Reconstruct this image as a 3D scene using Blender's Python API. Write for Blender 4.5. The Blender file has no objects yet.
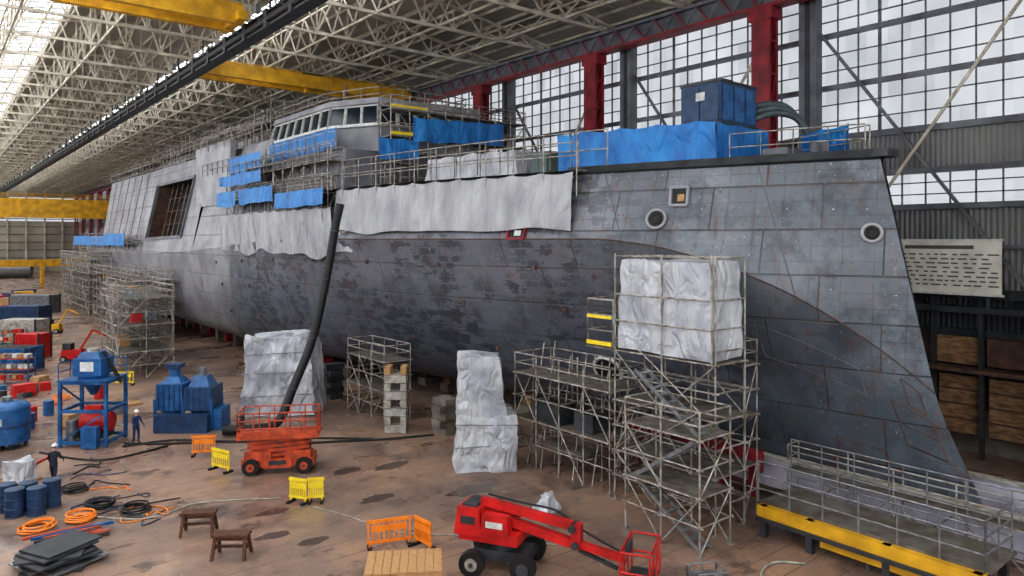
import bpy, math, random
from mathutils import Vector, Matrix, noise
random.seed(7)
sc=bpy.context.scene
try:
    sc.view_settings.view_transform='Standard'
    sc.view_settings.look='Medium High Contrast'
except Exception as e: print(e)

# ------------------------------------------------------------ materials
def lin(c):
    o=[]
    for x in c[:3]:
        x=x/255.0
        o.append(x/12.92 if x<=0.04045 else ((x+0.055)/1.055)**2.4)
    return (o[0],o[1],o[2],1.0)
MATS={}
def nmat(name,c1,c2=None,scale=1.0,rough=.6,metal=0.0,bump=0.0,stretch=(1,1,1),thr=(.35,.65),detail=5,bscale=None,bdist=.1):
    m=bpy.data.materials.new(name); m.use_nodes=True
    nt=m.node_tree; b=nt.nodes['Principled BSDF']
    b.inputs['Roughness'].default_value=rough; b.inputs['Metallic'].default_value=metal
    if c2 is None: c2=tuple(max(0,x*0.82) for x in c1)
    tc=nt.nodes.new('ShaderNodeTexCoord'); mp=nt.nodes.new('ShaderNodeMapping')
    mp.inputs['Scale'].default_value=stretch
    nt.links.new(tc.outputs['Object'],mp.inputs['Vector'])
    n=nt.nodes.new('ShaderNodeTexNoise'); n.inputs['Scale'].default_value=scale; n.inputs['Detail'].default_value=detail
    nt.links.new(mp.outputs[0],n.inputs['Vector'])
    r=nt.nodes.new('ShaderNodeValToRGB')
    r.color_ramp.elements[0].position=thr[0]; r.color_ramp.elements[0].color=lin(c1)
    r.color_ramp.elements[1].position=thr[1]; r.color_ramp.elements[1].color=lin(c2)
    nt.links.new(n.outputs['Fac'],r.inputs[0]); nt.links.new(r.outputs[0],b.inputs['Base Color'])
    if bump>0:
        n2=nt.nodes.new('ShaderNodeTexNoise'); n2.inputs['Scale'].default_value=bscale or scale*3; n2.inputs['Detail'].default_value=2; n2.inputs['Distortion'].default_value=.6
        nt.links.new(mp.outputs[0],n2.inputs['Vector'])
        s1=nt.nodes.new('ShaderNodeMath'); s1.operation='SUBTRACT'; s1.inputs[1].default_value=.5; nt.links.new(n2.outputs['Fac'],s1.inputs[0])
        s2=nt.nodes.new('ShaderNodeMath'); s2.operation='ABSOLUTE'; nt.links.new(s1.outputs[0],s2.inputs[0])
        bp=nt.nodes.new('ShaderNodeBump'); bp.inputs['Strength'].default_value=bump; bp.inputs['Distance'].default_value=bdist
        nt.links.new(s2.outputs[0],bp.inputs['Height']); nt.links.new(bp.outputs[0],b.inputs['Normal'])
    MATS[name]=m; return m
nmat('blue_paint',(46,104,158),(26,70,116),2,.45,detail=8)
nmat('blue_tarp',(34,126,192),(24,98,164),1.2,.5,bump=.7,stretch=(1,1,.5),bscale=1.1,bdist=.45)
nmat('navy_paint',(44,72,106),(30,50,80),2,.5,detail=8)
nmat('red_paint',(200,38,36),(155,28,28),2,.4)
nmat('red_steel',(150,36,48),(104,24,34),1,.55)
nmat('orange_paint',(196,84,48),(145,58,36),3,.5)
nmat('orange_plastic',(240,140,40),(220,120,30),3,.5)
nmat('yellow_paint',(225,172,40),(180,135,30),1,.5)
nmat('yellow_plastic',(235,210,50),(220,190,40),3,.5)
nmat('galv_steel',(150,152,155),(110,112,116),4,.4,.5)
nmat('scaffold_tube',(178,174,168),(118,106,94),3,.45,.2)
nmat('scaffold_deck',(110,105,98),(80,72,62),2,.7)
nmat('white_wrap',(192,193,197),(150,152,160),.9,.45,bump=.8,stretch=(1,1,.6),bscale=1.5,detail=8,bdist=.55)
nmat('grey_wrap',(168,168,171),(134,134,140),.8,.5,bump=.6,stretch=(1,1.2,.45),bscale=1.2,detail=7,bdist=.5)
nmat('black_rubber',(28,28,30),(16,16,18),3,.6)
nmat('dark_steel',(62,64,68),(40,42,45),1.5,.55)
nmat('primer_light',(164,164,167),(130,130,136),.5,.6,detail=8)
nmat('primer_mid',(118,118,124),(92,92,100),.5,.6,detail=8)
nmat('primer_green',(96,112,108),(70,84,84),.5,.6)
nmat('duct_grey',(92,104,106),(62,74,78),.8,.5)
nmat('deck_grey',(110,112,116),(80,82,84),.8,.7)
nmat('interior_dark',(48,42,38),(24,22,22),1.2,.8)
nmat('truss_cream',(210,202,186),(166,158,142),.8,.6)
nmat('truss_grey',(120,122,128),(88,88,96),.8,.6)
nmat('concrete',(132,126,116),(96,90,82),.9,.85)
nmat('wood',(190,150,105),(150,112,72),6,.7,stretch=(1,8,8))
nmat('wood_old',(160,126,92),(104,78,56),2,.8,stretch=(1,1,4))
nmat('rust_steel',(104,74,60),(70,52,46),2,.7)
nmat('stool_brown',(98,62,42),(66,42,32),5,.7)
nmat('white_paint',(215,215,212),(180,180,176),3,.5)
nmat('aged_white',(176,174,166),(132,126,116),2.5,.7,detail=8)
nmat('lavender_paint',(196,194,208),(160,158,172),1,.5)
nmat('sign_board',(222,218,206),(196,192,182),1,.6)
nmat('sign_text',(92,90,88),(80,78,76),1,.6)
nmat('glass_dark',(40,52,62),(28,36,44),1,.15)
nmat('skin',(200,150,125),(185,135,110),8,.55)
nmat('helmet_white',(230,230,228),(215,215,215),4,.35)
nmat('hair',(50,38,30),(35,26,20),20,.7)
nmat('stain',(72,58,52),(88,72,62),1.5,.25)
nmat('cardboard',(176,140,100),(150,116,80),3,.8)

def corr(name,c1,c2,axis='Y',freq=3.0,nscale=.15):
    m=nmat(name,c1,c2,nscale,.65,detail=8); nt=m.node_tree; b=nt.nodes['Principled BSDF']
    tc=nt.nodes.new('ShaderNodeTexCoord')
    w=nt.nodes.new('ShaderNodeTexWave'); w.wave_type='BANDS'; w.bands_direction=axis
    w.inputs['Scale'].default_value=freq; w.inputs['Distortion'].default_value=0
    nt.links.new(tc.outputs['Object'],w.inputs['Vector'])
    bp=nt.nodes.new('ShaderNodeBump'); bp.inputs['Strength'].default_value=.8; bp.inputs['Distance'].default_value=.1
    nt.links.new(w.outputs['Fac'],bp.inputs['Height']); nt.links.new(bp.outputs[0],b.inputs['Normal'])
    return m
corr('wall_cladding',(150,150,148),(110,110,112),'Y',1.2)
corr('wall_cladding_dark',(84,86,90),(58,60,64),'Y',1.2)
corr('roof_sheet',(182,176,166),(144,138,130),'Y',1.0,.1)
corr('far_cladding',(186,178,160),(156,148,132),'X',1.0)

m=bpy.data.materials.new('dusty_glazing'); m.use_nodes=True; nt=m.node_tree; nt.nodes.clear()
o=nt.nodes.new('ShaderNodeOutputMaterial'); mx=nt.nodes.new('ShaderNodeMixShader')
tr=nt.nodes.new('ShaderNodeBsdfTransparent'); tl=nt.nodes.new('ShaderNodeBsdfTranslucent')
tl.inputs[0].default_value=(.5,.5,.51,1)
tc=nt.nodes.new('ShaderNodeTexCoord')
br=nt.nodes.new('ShaderNodeTexBrick'); sp=nt.nodes.new('ShaderNodeSeparateXYZ'); cb=nt.nodes.new('ShaderNodeCombineXYZ')
nt.links.new(tc.outputs['Object'],sp.inputs[0]); nt.links.new(sp.outputs['Y'],cb.inputs[0]); nt.links.new(sp.outputs['Z'],cb.inputs[1]); nt.links.new(cb.outputs[0],br.inputs['Vector'])
br.offset=0; br.inputs['Scale'].default_value=1; br.inputs['Brick Width'].default_value=1.21; br.inputs['Row Height'].default_value=1.0; br.inputs['Mortar Size'].default_value=0
br.inputs['Color1'].default_value=(.36,.362,.365,1); br.inputs['Color2'].default_value=(.27,.274,.28,1); br.inputs['Bias'].default_value=-.5
nt.links.new(br.outputs['Color'],tr.inputs[0])
n=nt.nodes.new('ShaderNodeTexNoise'); n.inputs['Scale'].default_value=.3; n.inputs['Detail'].default_value=6
nt.links.new(tc.outputs['Object'],n.inputs['Vector'])
mr=nt.nodes.new('ShaderNodeMapRange'); mr.inputs[1].default_value=.4; mr.inputs[2].default_value=.75; mr.inputs[3].default_value=.0; mr.inputs[4].default_value=.35
nt.links.new(n.outputs['Fac'],mr.inputs[0]); nt.links.new(mr.outputs[0],mx.inputs[0])
nt.links.new(tr.outputs[0],mx.inputs[1]); nt.links.new(tl.outputs[0],mx.inputs[2]); nt.links.new(mx.outputs[0],o.inputs[0])
MATS['dusty_glazing']=m

def mixrgb(nt,a,b,fac,mode='MIX'):
    x=nt.nodes.new('ShaderNodeMix'); x.data_type='RGBA'; x.blend_type=mode
    for k,v in ((6,a),(7,b)):
        if isinstance(v,tuple): x.inputs[k].default_value=v
        else: nt.links.new(v,x.inputs[k])
    if isinstance(fac,float): x.inputs[0].default_value=fac
    else: nt.links.new(fac,x.inputs[0])
    return x.outputs[2]
def maprange(nt,src,a,b,c=0,d=1):
    x=nt.nodes.new('ShaderNodeMapRange'); nt.links.new(src,x.inputs[0])
    for i,v in enumerate((a,b,c,d)): x.inputs[i+1].default_value=v
    return x.outputs[0]
def mathn(nt,op,a,b):
    x=nt.nodes.new('ShaderNodeMath'); x.operation=op
    for k,v in ((0,a),(1,b)):
        if isinstance(v,(float,int)): x.inputs[k].default_value=v
        else: nt.links.new(v,x.inputs[k])
    return x.outputs[0]
# hull plating
m=bpy.data.materials.new('hull_plating'); m.use_nodes=True; nt=m.node_tree; b=nt.nodes['Principled BSDF']
tc=nt.nodes.new('ShaderNodeTexCoord'); sp=nt.nodes.new('ShaderNodeSeparateXYZ'); nt.links.new(tc.outputs['Object'],sp.inputs[0])
cb=nt.nodes.new('ShaderNodeCombineXYZ'); nt.links.new(sp.outputs['Y'],cb.inputs[0]); nt.links.new(sp.outputs['Z'],cb.inputs[1])
def nz(scale,detail=5,st=None,rough=.5,off=0):
    x=nt.nodes.new('ShaderNodeTexNoise'); x.inputs['Scale'].default_value=scale; x.inputs['Detail'].default_value=detail; x.inputs['Roughness'].default_value=rough
    mp=nt.nodes.new('ShaderNodeMapping'); mp.inputs['Scale'].default_value=st or (1,1,1); mp.inputs['Location'].default_value=(off,off,off)
    nt.links.new(tc.outputs['Object'],mp.inputs[0]); nt.links.new(mp.outputs[0],x.inputs['Vector']); return x.outputs['Fac']
def brick(w,h,mort,c1,c2,cm,smooth=.3,off=.5):
    x=nt.nodes.new('ShaderNodeTexBrick'); nt.links.new(cb.outputs[0],x.inputs['Vector']); x.offset=off
    x.inputs['Scale'].default_value=1; x.inputs['Mortar Size'].default_value=mort; x.inputs['Mortar Smooth'].default_value=smooth
    x.inputs['Brick Width'].default_value=w; x.inputs['Row Height'].default_value=h
    x.inputs['Color1'].default_value=c1; x.inputs['Color2'].default_value=c2; x.inputs['Mortar'].default_value=cm
    return x
br=brick(4.3,1.9,.04,lin((90,97,104)),lin((106,111,117)),lin((98,100,106)),.7)
fine=brick(1.1,.63,.014,(0,0,0,1),(0,0,0,1),(1,1,1,1),.5,0)
sq=brick(.9,.42,.05,(0,0,0,1),(1,1,1,1),(0,0,0,1),.1,.37)
col=mixrgb(nt,br.outputs['Color'],lin((136,141,148)),maprange(nt,nz(.3,8,rough=.65),.45,.62,0,.65))
col=mixrgb(nt,col,lin((60,65,71)),maprange(nt,nz(.45,8,rough=.7,off=20),.5,.64,0,.75))
ymask=mathn(nt,'MULTIPLY',maprange(nt,sp.outputs['Y'],19,27),maprange(nt,sp.outputs['Y'],69,62))
col=mixrgb(nt,col,lin((116,115,125)),mathn(nt,'MULTIPLY',ymask,.5))
band=maprange(nt,mathn(nt,'ADD',nz(1.3,4,(1,.6,1.4),.6,7),mathn(nt,'MULTIPLY',sq.outputs['Color'],.12)),.56,.575)
band=mathn(nt,'MULTIPLY',band,maprange(nt,nz(.2,3,off=3),.40,.5))
col=mixrgb(nt,col,lin((70,72,80)),mathn(nt,'MULTIPLY',mathn(nt,'MULTIPLY',band,ymask),.85))
col=mixrgb(nt,col,lin((178,181,186)),maprange(nt,nz(2.2,9,(1,1,.7),.8),.61,.73,0,.65))
col=mixrgb(nt,col,lin((200,202,206)),maprange(nt,nz(7,2,off=5),.72,.75,0,.85))
lightm=maprange(nt,mathn(nt,'ADD',sp.outputs['Y'],mathn(nt,'MULTIPLY',sp.outputs['Z'],.35)),69,69.6)
col=mixrgb(nt,col,mixrgb(nt,lin((160,160,163)),lin((124,124,130)),maprange(nt,nz(.3,8,rough=.65),.4,.6)),mathn(nt,'MULTIPLY',lightm,.9))
col=mixrgb(nt,col,lin((60,58,62)),mathn(nt,'MULTIPLY',fine.outputs['Fac'],maprange(nt,nz(.25,4,off=11),.4,.6,.1,.6)))
seam=mathn(nt,'MULTIPLY',br.outputs['Fac'],maprange(nt,nz(.5,5,off=2),.36,.56,.35,1))
col=mixrgb(nt,col,mixrgb(nt,lin((56,54,56)),lin((96,70,58)),maprange(nt,nz(.6,3,off=17),.5,.6)),mathn(nt,'MULTIPLY',seam,.9))
bow=maprange(nt,sp.outputs['Y'],26,11,.3,1.0)
low=maprange(nt,sp.outputs['Z'],11,3,.4,1.0)
rust=mathn(nt,'MULTIPLY',maprange(nt,nz(1.2,10,rough=.75,off=9),.52,.67,0,.85),mathn(nt,'MAXIMUM',mathn(nt,'MULTIPLY',bow,low),.3))
col=mixrgb(nt,col,lin((118,82,66)),rust)
runs=mathn(nt,'MULTIPLY',maprange(nt,nz(1.0,6,(2.2,2.2,.2),.6,4),.57,.68,0,.6),maprange(nt,nz(.2,2,off=14),.42,.56))
col=mixrgb(nt,col,lin((96,74,64)),runs)
col=mixrgb(nt,col,lin((104,64,48)),maprange(nt,nz(5,2),.69,.73,0,.8))
# shade on the lower strakes forward, multiplied darker and bluer into the plating colour
hull_shade=mathn(nt,'MULTIPLY',maprange(nt,mathn(nt,'ADD',sp.outputs['Z'],mathn(nt,'MULTIPLY',nz(.4,4,off=30),1.2)),9.5,6.5),maprange(nt,sp.outputs['Y'],70,60))
col=mixrgb(nt,col,(.62,.68,.74,1.0),mathn(nt,'MULTIPLY',hull_shade,.8),'MULTIPLY')
nt.links.new(col,b.inputs['Base Color']); b.inputs['Roughness'].default_value=.5; b.inputs['Metallic'].default_value=.2
bp=nt.nodes.new('ShaderNodeBump'); bp.inputs['Strength'].default_value=.55; bp.inputs['Distance'].default_value=.14
nt.links.new(mathn(nt,'ADD',mathn(nt,'ADD',nz(.7,3),mathn(nt,'MULTIPLY',br.outputs['Fac'],-.4)),mathn(nt,'MULTIPLY',fine.outputs['Fac'],-.15)),bp.inputs['Height']); nt.links.new(bp.outputs[0],b.inputs['Normal'])
MATS['hull_plating']=m
# floor
m=bpy.data.materials.new('slipway_floor'); m.use_nodes=True; nt=m.node_tree; b=nt.nodes['Principled BSDF']
tc=nt.nodes.new('ShaderNodeTexCoord')
br=nt.nodes.new('ShaderNodeTexBrick'); nt.links.new(tc.outputs['Object'],br.inputs['Vector'])
br.inputs['Scale'].default_value=1; br.inputs['Brick Width'].default_value=40; br.inputs['Row Height'].default_value=1.15; br.inputs['Mortar Size'].default_value=.04; br.inputs['Mortar Smooth'].default_value=.8
br.inputs['Color1'].default_value=lin((152,122,102)); br.inputs['Color2'].default_value=lin((142,115,98)); br.inputs['Mortar'].default_value=lin((96,76,64))
col=mixrgb(nt,br.outputs['Color'],lin((120,102,92)),maprange(nt,nz(.18,8,rough=.65),.42,.58,0,.85))
col=mixrgb(nt,col,lin((84,69,62)),maprange(nt,nz(.35,10,rough=.75,off=4),.5,.64,0,.85))
col=mixrgb(nt,col,lin((66,56,52)),maprange(nt,nz(.55,5,(1,1.6,1),.6,12),.62,.66,0,.7))
col=mixrgb(nt,col,lin((180,156,138)),maprange(nt,nz(1.3,9,rough=.8,off=8),.58,.72,0,.6))
nt.links.new(col,b.inputs['Base Color'])
nt.links.new(maprange(nt,nz(.3,6,off=6),.42,.6,.22,.65),b.inputs['Roughness'])
bp=nt.nodes.new('ShaderNodeBump'); bp.inputs['Strength'].default_value=.3
nt.links.new(nz(2,4),bp.inputs['Height']); nt.links.new(bp.outputs[0],b.inputs['Normal'])
MATS['slipway_floor']=m

# ------------------------------------------------------------ mesh builder
class MB:
    def __init__(s,M=None): s.v=[];s.f=[];s.m=[];s.s=[];s.M=M
    def add(s,vs,fs,mi,smooth=False):
        o=len(s.v)
        for p in vs:
            p=Vector(p)
            s.v.append(s.M@p if s.M else p)
        for f in fs:
            s.f.append([i+o for i in f]); s.m.append(mi); s.s.append(smooth)
    def box(s,c,size,mi,rz=0,top=None):
        x,y,z=[q/2 for q in size]; c=Vector(c); R=Matrix.Rotation(rz,3,'Z'); t=top or (1,1)
        vs=[(-x,-y,-z),(x,-y,-z),(x,y,-z),(-x,y,-z),(-x*t[0],-y*t[1],z),(x*t[0],-y*t[1],z),(x*t[0],y*t[1],z),(-x*t[0],y*t[1],z)]
        s.add([c+R@Vector(v) for v in vs],[(0,3,2,1),(4,5,6,7),(0,1,5,4),(1,2,6,5),(2,3,7,6),(3,0,4,7)],mi)
    def bb(s,a,b,mi,**k):
        s.box([(a[i]+b[i])/2 for i in range(3)],[abs(b[i]-a[i]) for i in range(3)],mi,**k)
    def frame(s,p,q):
        d=(q-p).normalized(); up=Vector((0,0,1)) if abs(d.z)<.95 else Vector((0,1,0))
        a=d.cross(up).normalized(); return a,a.cross(d)
    def beam(s,p,q,w,h,mi):
        p=Vector(p);q=Vector(q); a,u=s.frame(p,q); a=a*w/2;u=u*h/2
        vs=[p-a-u,p+a-u,p+a+u,p-a+u,q-a-u,q+a-u,q+a+u,q-a+u]
        s.add(vs,[(0,1,2,3),(7,6,5,4),(0,4,5,1),(1,5,6,2),(2,6,7,3),(3,7,4,0)],mi)
    def tube(s,p,q,r,mi,n=6,r2=None,caps=True,smooth=True):
        p=Vector(p);q=Vector(q); a,u=s.frame(p,q); r2=r if r2 is None else r2
        vs=[p+(a*math.cos(t)+u*math.sin(t))*r for t in [2*math.pi*i/n for i in range(n)]]+[q+(a*math.cos(t)+u*math.sin(t))*r2 for t in [2*math.pi*i/n for i in range(n)]]
        s.add(vs,[(i,(i+1)%n,n+(i+1)%n,n+i) for i in range(n)],mi,smooth)
        if caps: s.add(vs,[tuple(range(n))[::-1],tuple(range(n,2*n))],mi)
    def path(s,pts,r,mi,n=6,sub=5):
        P=[Vector(p) for p in pts]; out=[]
        for i in range(len(P)-1):
            p0=P[max(i-1,0)];p1=P[i];p2=P[i+1];p3=P[min(i+2,len(P)-1)]
            for k in range(sub):
                t=k/sub
                out.append(.5*((2*p1)+(p2-p0)*t+(2*p0-5*p1+4*p2-p3)*t*t+(3*p1-p0-3*p2+p3)*t**3))
        out.append(P[-1])
        for i in range(len(out)-1):
            if (out[i+1]-out[i]).length>1e-4: s.tube(out[i],out[i+1],r,mi,n)
    def grid(s,P,mi,smooth=True,skip=None):
        R=len(P);C=len(P[0]); vs=[p for r in P for p in r]
        fs=[(i*C+j,i*C+j+1,(i+1)*C+j+1,(i+1)*C+j) for i in range(R-1) for j in range(C-1) if not(skip and skip(i,j))]
        s.add(vs,fs,mi,smooth)
    def ball(s,c,r,mi,n=12,m=8,lo=-1.0):
        c=Vector(c); P=[]
        for i in range(m+1):
            ph=math.asin(lo)+(math.pi/2-math.asin(lo))*i/m
            P.append([c+Vector((r[0]*math.cos(ph)*math.cos(2*math.pi*j/n),r[1]*math.cos(ph)*math.sin(2*math.pi*j/n),r[2]*math.sin(ph))) for j in range(n+1)])
        s.grid(P,mi)
    def torus(s,c,nrm,R,r,mi,n=20,k=6,arc=1.0):
        c=Vector(c); nrm=Vector(nrm).normalized(); a,u=s.frame(Vector((0,0,0)),nrm)
        P=[]
        for i in range(int(n*arc)+1):
            t=2*math.pi*i/n; e=a*math.cos(t)+u*math.sin(t)
            P.append([c+e*(R+r*math.cos(2*math.pi*j/k))+nrm*r*math.sin(2*math.pi*j/k) for j in range(k+1)])
        s.grid(P,mi)
    def disc(s,c,nrm,R,mi,n=20):
        c=Vector(c); nrm=Vector(nrm).normalized(); a,u=s.frame(Vector((0,0,0)),nrm)
        s.add([c+(a*math.cos(2*math.pi*i/n)+u*math.sin(2*math.pi*i/n))*R for i in range(n)],[tuple(range(n))],mi)
    def build(s,name,parent=None):
        me=bpy.data.meshes.new(name); me.from_pydata([tuple(v) for v in s.v],[],s.f)
        names=[]
        for x in s.m:
            if x not in names: names.append(x)
        for x in names: me.materials.append(MATS[x])
        idx={x:i for i,x in enumerate(names)}
        me.polygons.foreach_set('material_index',[idx[x] for x in s.m]); me.polygons.foreach_set('use_smooth',s.s)
        me.update()
        ob=bpy.data.objects.new(name,me); sc.collection.objects.link(ob)
        if parent: ob.parent=parent
        return ob
def empty(name,loc=(0,0,0)):
    e=bpy.data.objects.new(name,None); e.empty_display_size=.5; e.location=loc; sc.collection.objects.link(e); return e
def TR(x,y,z=0,deg=0): return Matrix.Translation((x,y,z))@Matrix.Rotation(math.radians(deg),4,'Z')

def rail(mb,pts,h=1.1,mi='scaffold_tube',r=.03,step=1.8,mids=2):
    for i in range(len(pts)-1):
        a=Vector(pts[i]);b=Vector(pts[i+1]); L=(b-a).length; n=max(1,int(round(L/step)))
        for k in range(n+1):
            p=a.lerp(b,k/n); mb.tube(p,p+Vector((0,0,h)),r,mi,5)
        for k in range(mids):
            z=h*(k+1)/mids; mb.tube(a+Vector((0,0,z)),b+Vector((0,0,z)),r,mi,5)
def scaffold(mb,o,nx,ny,nz,dx,dy,dz,r=.035,decks=(),diag=.5,over=1.0,mi='scaffold_tube'):
    ox,oy,oz=o; H=nz*dz
    for i in range(nx+1):
        for j in range(ny+1):
            mb.tube((ox+i*dx,oy+j*dy,oz),(ox+i*dx,oy+j*dy,oz+H+over),r,mi,5)
            if oz<.1: mb.box((ox+i*dx,oy+j*dy,.02),(.2,.2,.04),'galv_steel')
    for k in range(1,nz+1):
        z=oz+k*dz
        for zz in (z,z-dz/2):
            for j in range(ny+1): mb.tube((ox-.15,oy+j*dy,zz),(ox+nx*dx+.15,oy+j*dy,zz),r*.85,mi,5)
            for i in range(nx+1): mb.tube((ox+i*dx,oy-.15,zz),(ox+i*dx,oy+ny*dy+.15,zz),r*.85,mi,5)
    for z in (oz+H+.5,oz+H+over-.02):
        if over>0:
            for j in (0,ny): mb.tube((ox,oy+j*dy,z),(ox+nx*dx,oy+j*dy,z),r*.85,mi,5)
            for i in (0,nx): mb.tube((ox+i*dx,oy,z),(ox+i*dx,oy+ny*dy,z),r*.85,mi,5)
    for k in range(nz):
        z=oz+k*dz
        for j in range(ny):
            for i in (0,nx):
                if random.random()<diag:
                    a,b=(j,j+1) if random.random()<.5 else (j+1,j)
                    mb.tube((ox+i*dx,oy+a*dy,z),(ox+i*dx,oy+b*dy,z+dz),r*.85,mi,5)
        for i in range(nx):
            for j in (0,ny):
                if random.random()<diag:
                    a,b=(i,i+1) if random.random()<.5 else (i+1,i)
                    mb.tube((ox+a*dx,oy+j*dy,z),(ox+b*dx,oy+j*dy,z+dz),r*.85,mi,5)
    for k in decks:
        z=oz+k*dz+.04
        w=.31
        n=int(nx*dx/w)
        for q in range(n):
            mb.box((ox+(q+.5)*nx*dx/n,oy+ny*dy/2,z),(nx*dx/n*.92,ny*dy,.05),'scaffold_deck')
def sheet(mb,a,b,drop,mi,n=30,m=6,amp=.12,out=(-1,0,0),flare=0,freq=1.2,sag=.15):
    a=Vector(a);b=Vector(b);out=Vector(out);P=[]
    n=max(n,int((b-a).length*4))
    for i in range(m+1):
        t=i/m; row=[]
        for j in range(n+1):
            u=j/n; p=a.lerp(b,u)
            q=p+Vector((0,0,-drop*t))
            w=noise.noise(Vector((p.x*freq,p.y*freq,q.z*.25)))*amp*(.3+t)+abs(noise.noise(Vector((p.x*1.7,p.y*1.7,q.z*.7+4))))*amp*.6
            w2=noise.noise(Vector((p.y*.5,p.x*.5,3)))*sag*t
            sc_=-.1*abs(math.sin(math.pi*(p-a).length/1.9))*(1-t)
            row.append(q+out*(w+flare*t)+Vector((0,0,w2+sc_)))
        P.append(row)
    mb.grid(P,mi)
def shroud(mb,size,mi,amp=.15,taper=.9,seg=.16,fr=.7,cf=1.0):
    X,Y,Z=size
    off=Vector((X*3.1,Y*7.7,Z*1.3))
    def disp(p):
        t=p.z/Z; k=1-(1-taper)*t
        q=Vector((p.x*k,p.y*k,p.z))
        v=noise.noise_vector(off+Vector((q.x*fr,q.y*fr,q.z*fr*.45)))
        g=off+Vector((q.x*1.7,q.y*1.7,q.z*.6))
        r=Vector((q.x,q.y,0)); r=r.normalized() if r.length>.01 else Vector((0,0,1))
        cr=(abs(noise.noise(g))+.4*abs(noise.noise(g*2.3)))*cf
        bil=.06*math.sin(math.pi*(t*3%1)) if Z>1.5 else 0
        return q+(v*amp-r*cr*amp+r*bil)*(.4 if t<.02 else 1)
    nx=max(2,int(X/seg));ny=max(2,int(Y/seg));nz=max(2,int(Z/seg))
    for sy in (-1,1): mb.grid([[disp(Vector((X*(i/nx-.5),sy*Y/2,Z*k/nz))) for i in range(nx+1)] for k in range(nz+1)],mi)
    for sx in (-1,1): mb.grid([[disp(Vector((sx*X/2,Y*(i/ny-.5),Z*k/nz))) for i in range(ny+1)] for k in range(nz+1)],mi)
    mb.grid([[disp(Vector((X*(i/nx-.5),Y*(k/ny-.5),Z))) for i in range(nx+1)] for k in range(ny+1)],mi)
    mb.grid([[disp(Vector((X*(i/nx-.5),Y*(k/ny-.5),0))) for i in range(nx+1)] for k in range(ny+1)],mi)

def spl(T,x):
    if x<=T[0][0]: return T[0][1]
    if x>=T[-1][0]: return T[-1][1]
    n=len(T)
    def tan(i):
        if i==0: return (T[1][1]-T[0][1])/(T[1][0]-T[0][0])
        if i==n-1: return (T[-1][1]-T[-2][1])/(T[-1][0]-T[-2][0])
        a=(T[i][1]-T[i-1][1])/(T[i][0]-T[i-1][0]); b=(T[i+1][1]-T[i][1])/(T[i+1][0]-T[i][0])
        return 0 if a*b<=0 else 2*a*b/(a+b)
    for i in range(n-1):
        if x<=T[i+1][0]:
            h=T[i+1][0]-T[i][0]; t=(x-T[i][0])/h
            return (2*t**3-3*t*t+1)*T[i][1]+(t**3-2*t*t+t)*h*tan(i)+(-2*t**3+3*t*t)*T[i+1][1]+(t**3-t*t)*h*tan(i+1)

# ------------------------------------------------------------ building shell
XL,XR,Y0,Y1=-16.0,42.0,-25.0,290.0
mb=MB(); mb.bb((XL-1,Y0-1,-.5),(XR+1,Y1+1,0),'slipway_floor'); mb.build('floor')
def glaz(mb,x,y0,y1,z0,z1,dy,dz,mi='truss_grey',w=.06):
    y=y0;k=0
    while y<=y1+.01:
        ww=w*2.6 if k%6==0 else w
        mb.box((x,y,(z0+z1)/2),(.12,ww,z1-z0),mi); y+=dy;k+=1
    z=z0
    while z<=z1+.01:
        mb.box((x,(y0+y1)/2,z),(.12,y1-y0,w),mi); z+=dz
cols=[9.9+14.5*k for k in range(-2,20)]
mb=MB()
mb.bb((XR,Y0,0),(XR+.3,Y1,2.2),'concrete')
mb.bb((XR,Y0,2.2),(XR+.25,Y1,8.2),'wall_cladding_dark')
mb.bb((XR,Y0,8.2),(XR+.2,Y1,12.8),'wall_cladding')
mb.bb((XR,Y0,14.7),(XR+.2,Y1,17.0),'wall_cladding')
mb.bb((XR,Y0,26.0),(XR+.2,Y1,28),'wall_cladding')
for z,h in ((12.75,.3),(14.7,.3),(17,.35),(10.6,.2),(20,.3),(23.1,.3)):
    mb.bb((XR-.25,Y0,z-h/2),(XR+.02,Y1,z+h/2),'truss_grey')
glaz(mb,XR,Y0,Y1,12.8,14.7,1.21,.63)
glaz(mb,XR,Y0,Y1,17,26,1.21,1.0)
mb.build('wall_right')
mb=MB()
ya,yb=Y0+1,Y1-2
for z,h in ((8.2,.5),(6.2,.35),(4.2,.25)): mb.bb((XR-.6,ya,z-h/2),(XR-.3,yb,z+h/2),'dark_steel')
for y in cols:
    if y-2.6<ya: continue
    mb.bb((XR-1.0,y-2.6,0),(XR-.3,y-1.5,26.9),'truss_grey')
    mb.bb((XR-1.05,y-2.2,12),(XR-.95,y-1.9,26.9),'dark_steel')
for k in range(9):
    yy=4+k*2.3
    mb.bb((XR-.75,yy,1.0),(XR-.63,yy+2.0,4.0),'wood_old'); mb.bb((XR-.75,yy+.1,4.6),(XR-.65,yy+2.1,6.0),'rust_steel' if k%2 else 'wood_old')
    for q in range(4): mb.bb((XR-.8,yy,1.0+q*.75),(XR-.74,yy+2.0,1.08+q*.75),'rust_steel')
for k in range(14):
    mb.bb((XR-1.3,2+k*2.2,0),(XR-1.0,2.2+k*2.2,8),'dark_steel')
mb.bb((XR-1.7,-20,7.3),(XR-.6,60,7.6),'dark_steel'); mb.bb((XR-1.7,-20,4.3),(XR-.6,60,4.5),'rust_steel')
rail(mb,[(XR-1.65,-10,7.6),(XR-1.65,40,7.6)],.9,'dark_steel',.03,2.2)
for k in range(len(cols)-1):
    y=cols[k]
    if y<ya: continue
    mb.beam((XR-.5,y+1.2,8.2),(XR-.5,y+12,23.4),.16,.16,'truss_grey'); mb.beam((XR-.55,y+1.2,23.4),(XR-.55,y+12,8.2),.14,.14,'truss_cream')
mb.build('wall_framing')
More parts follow.
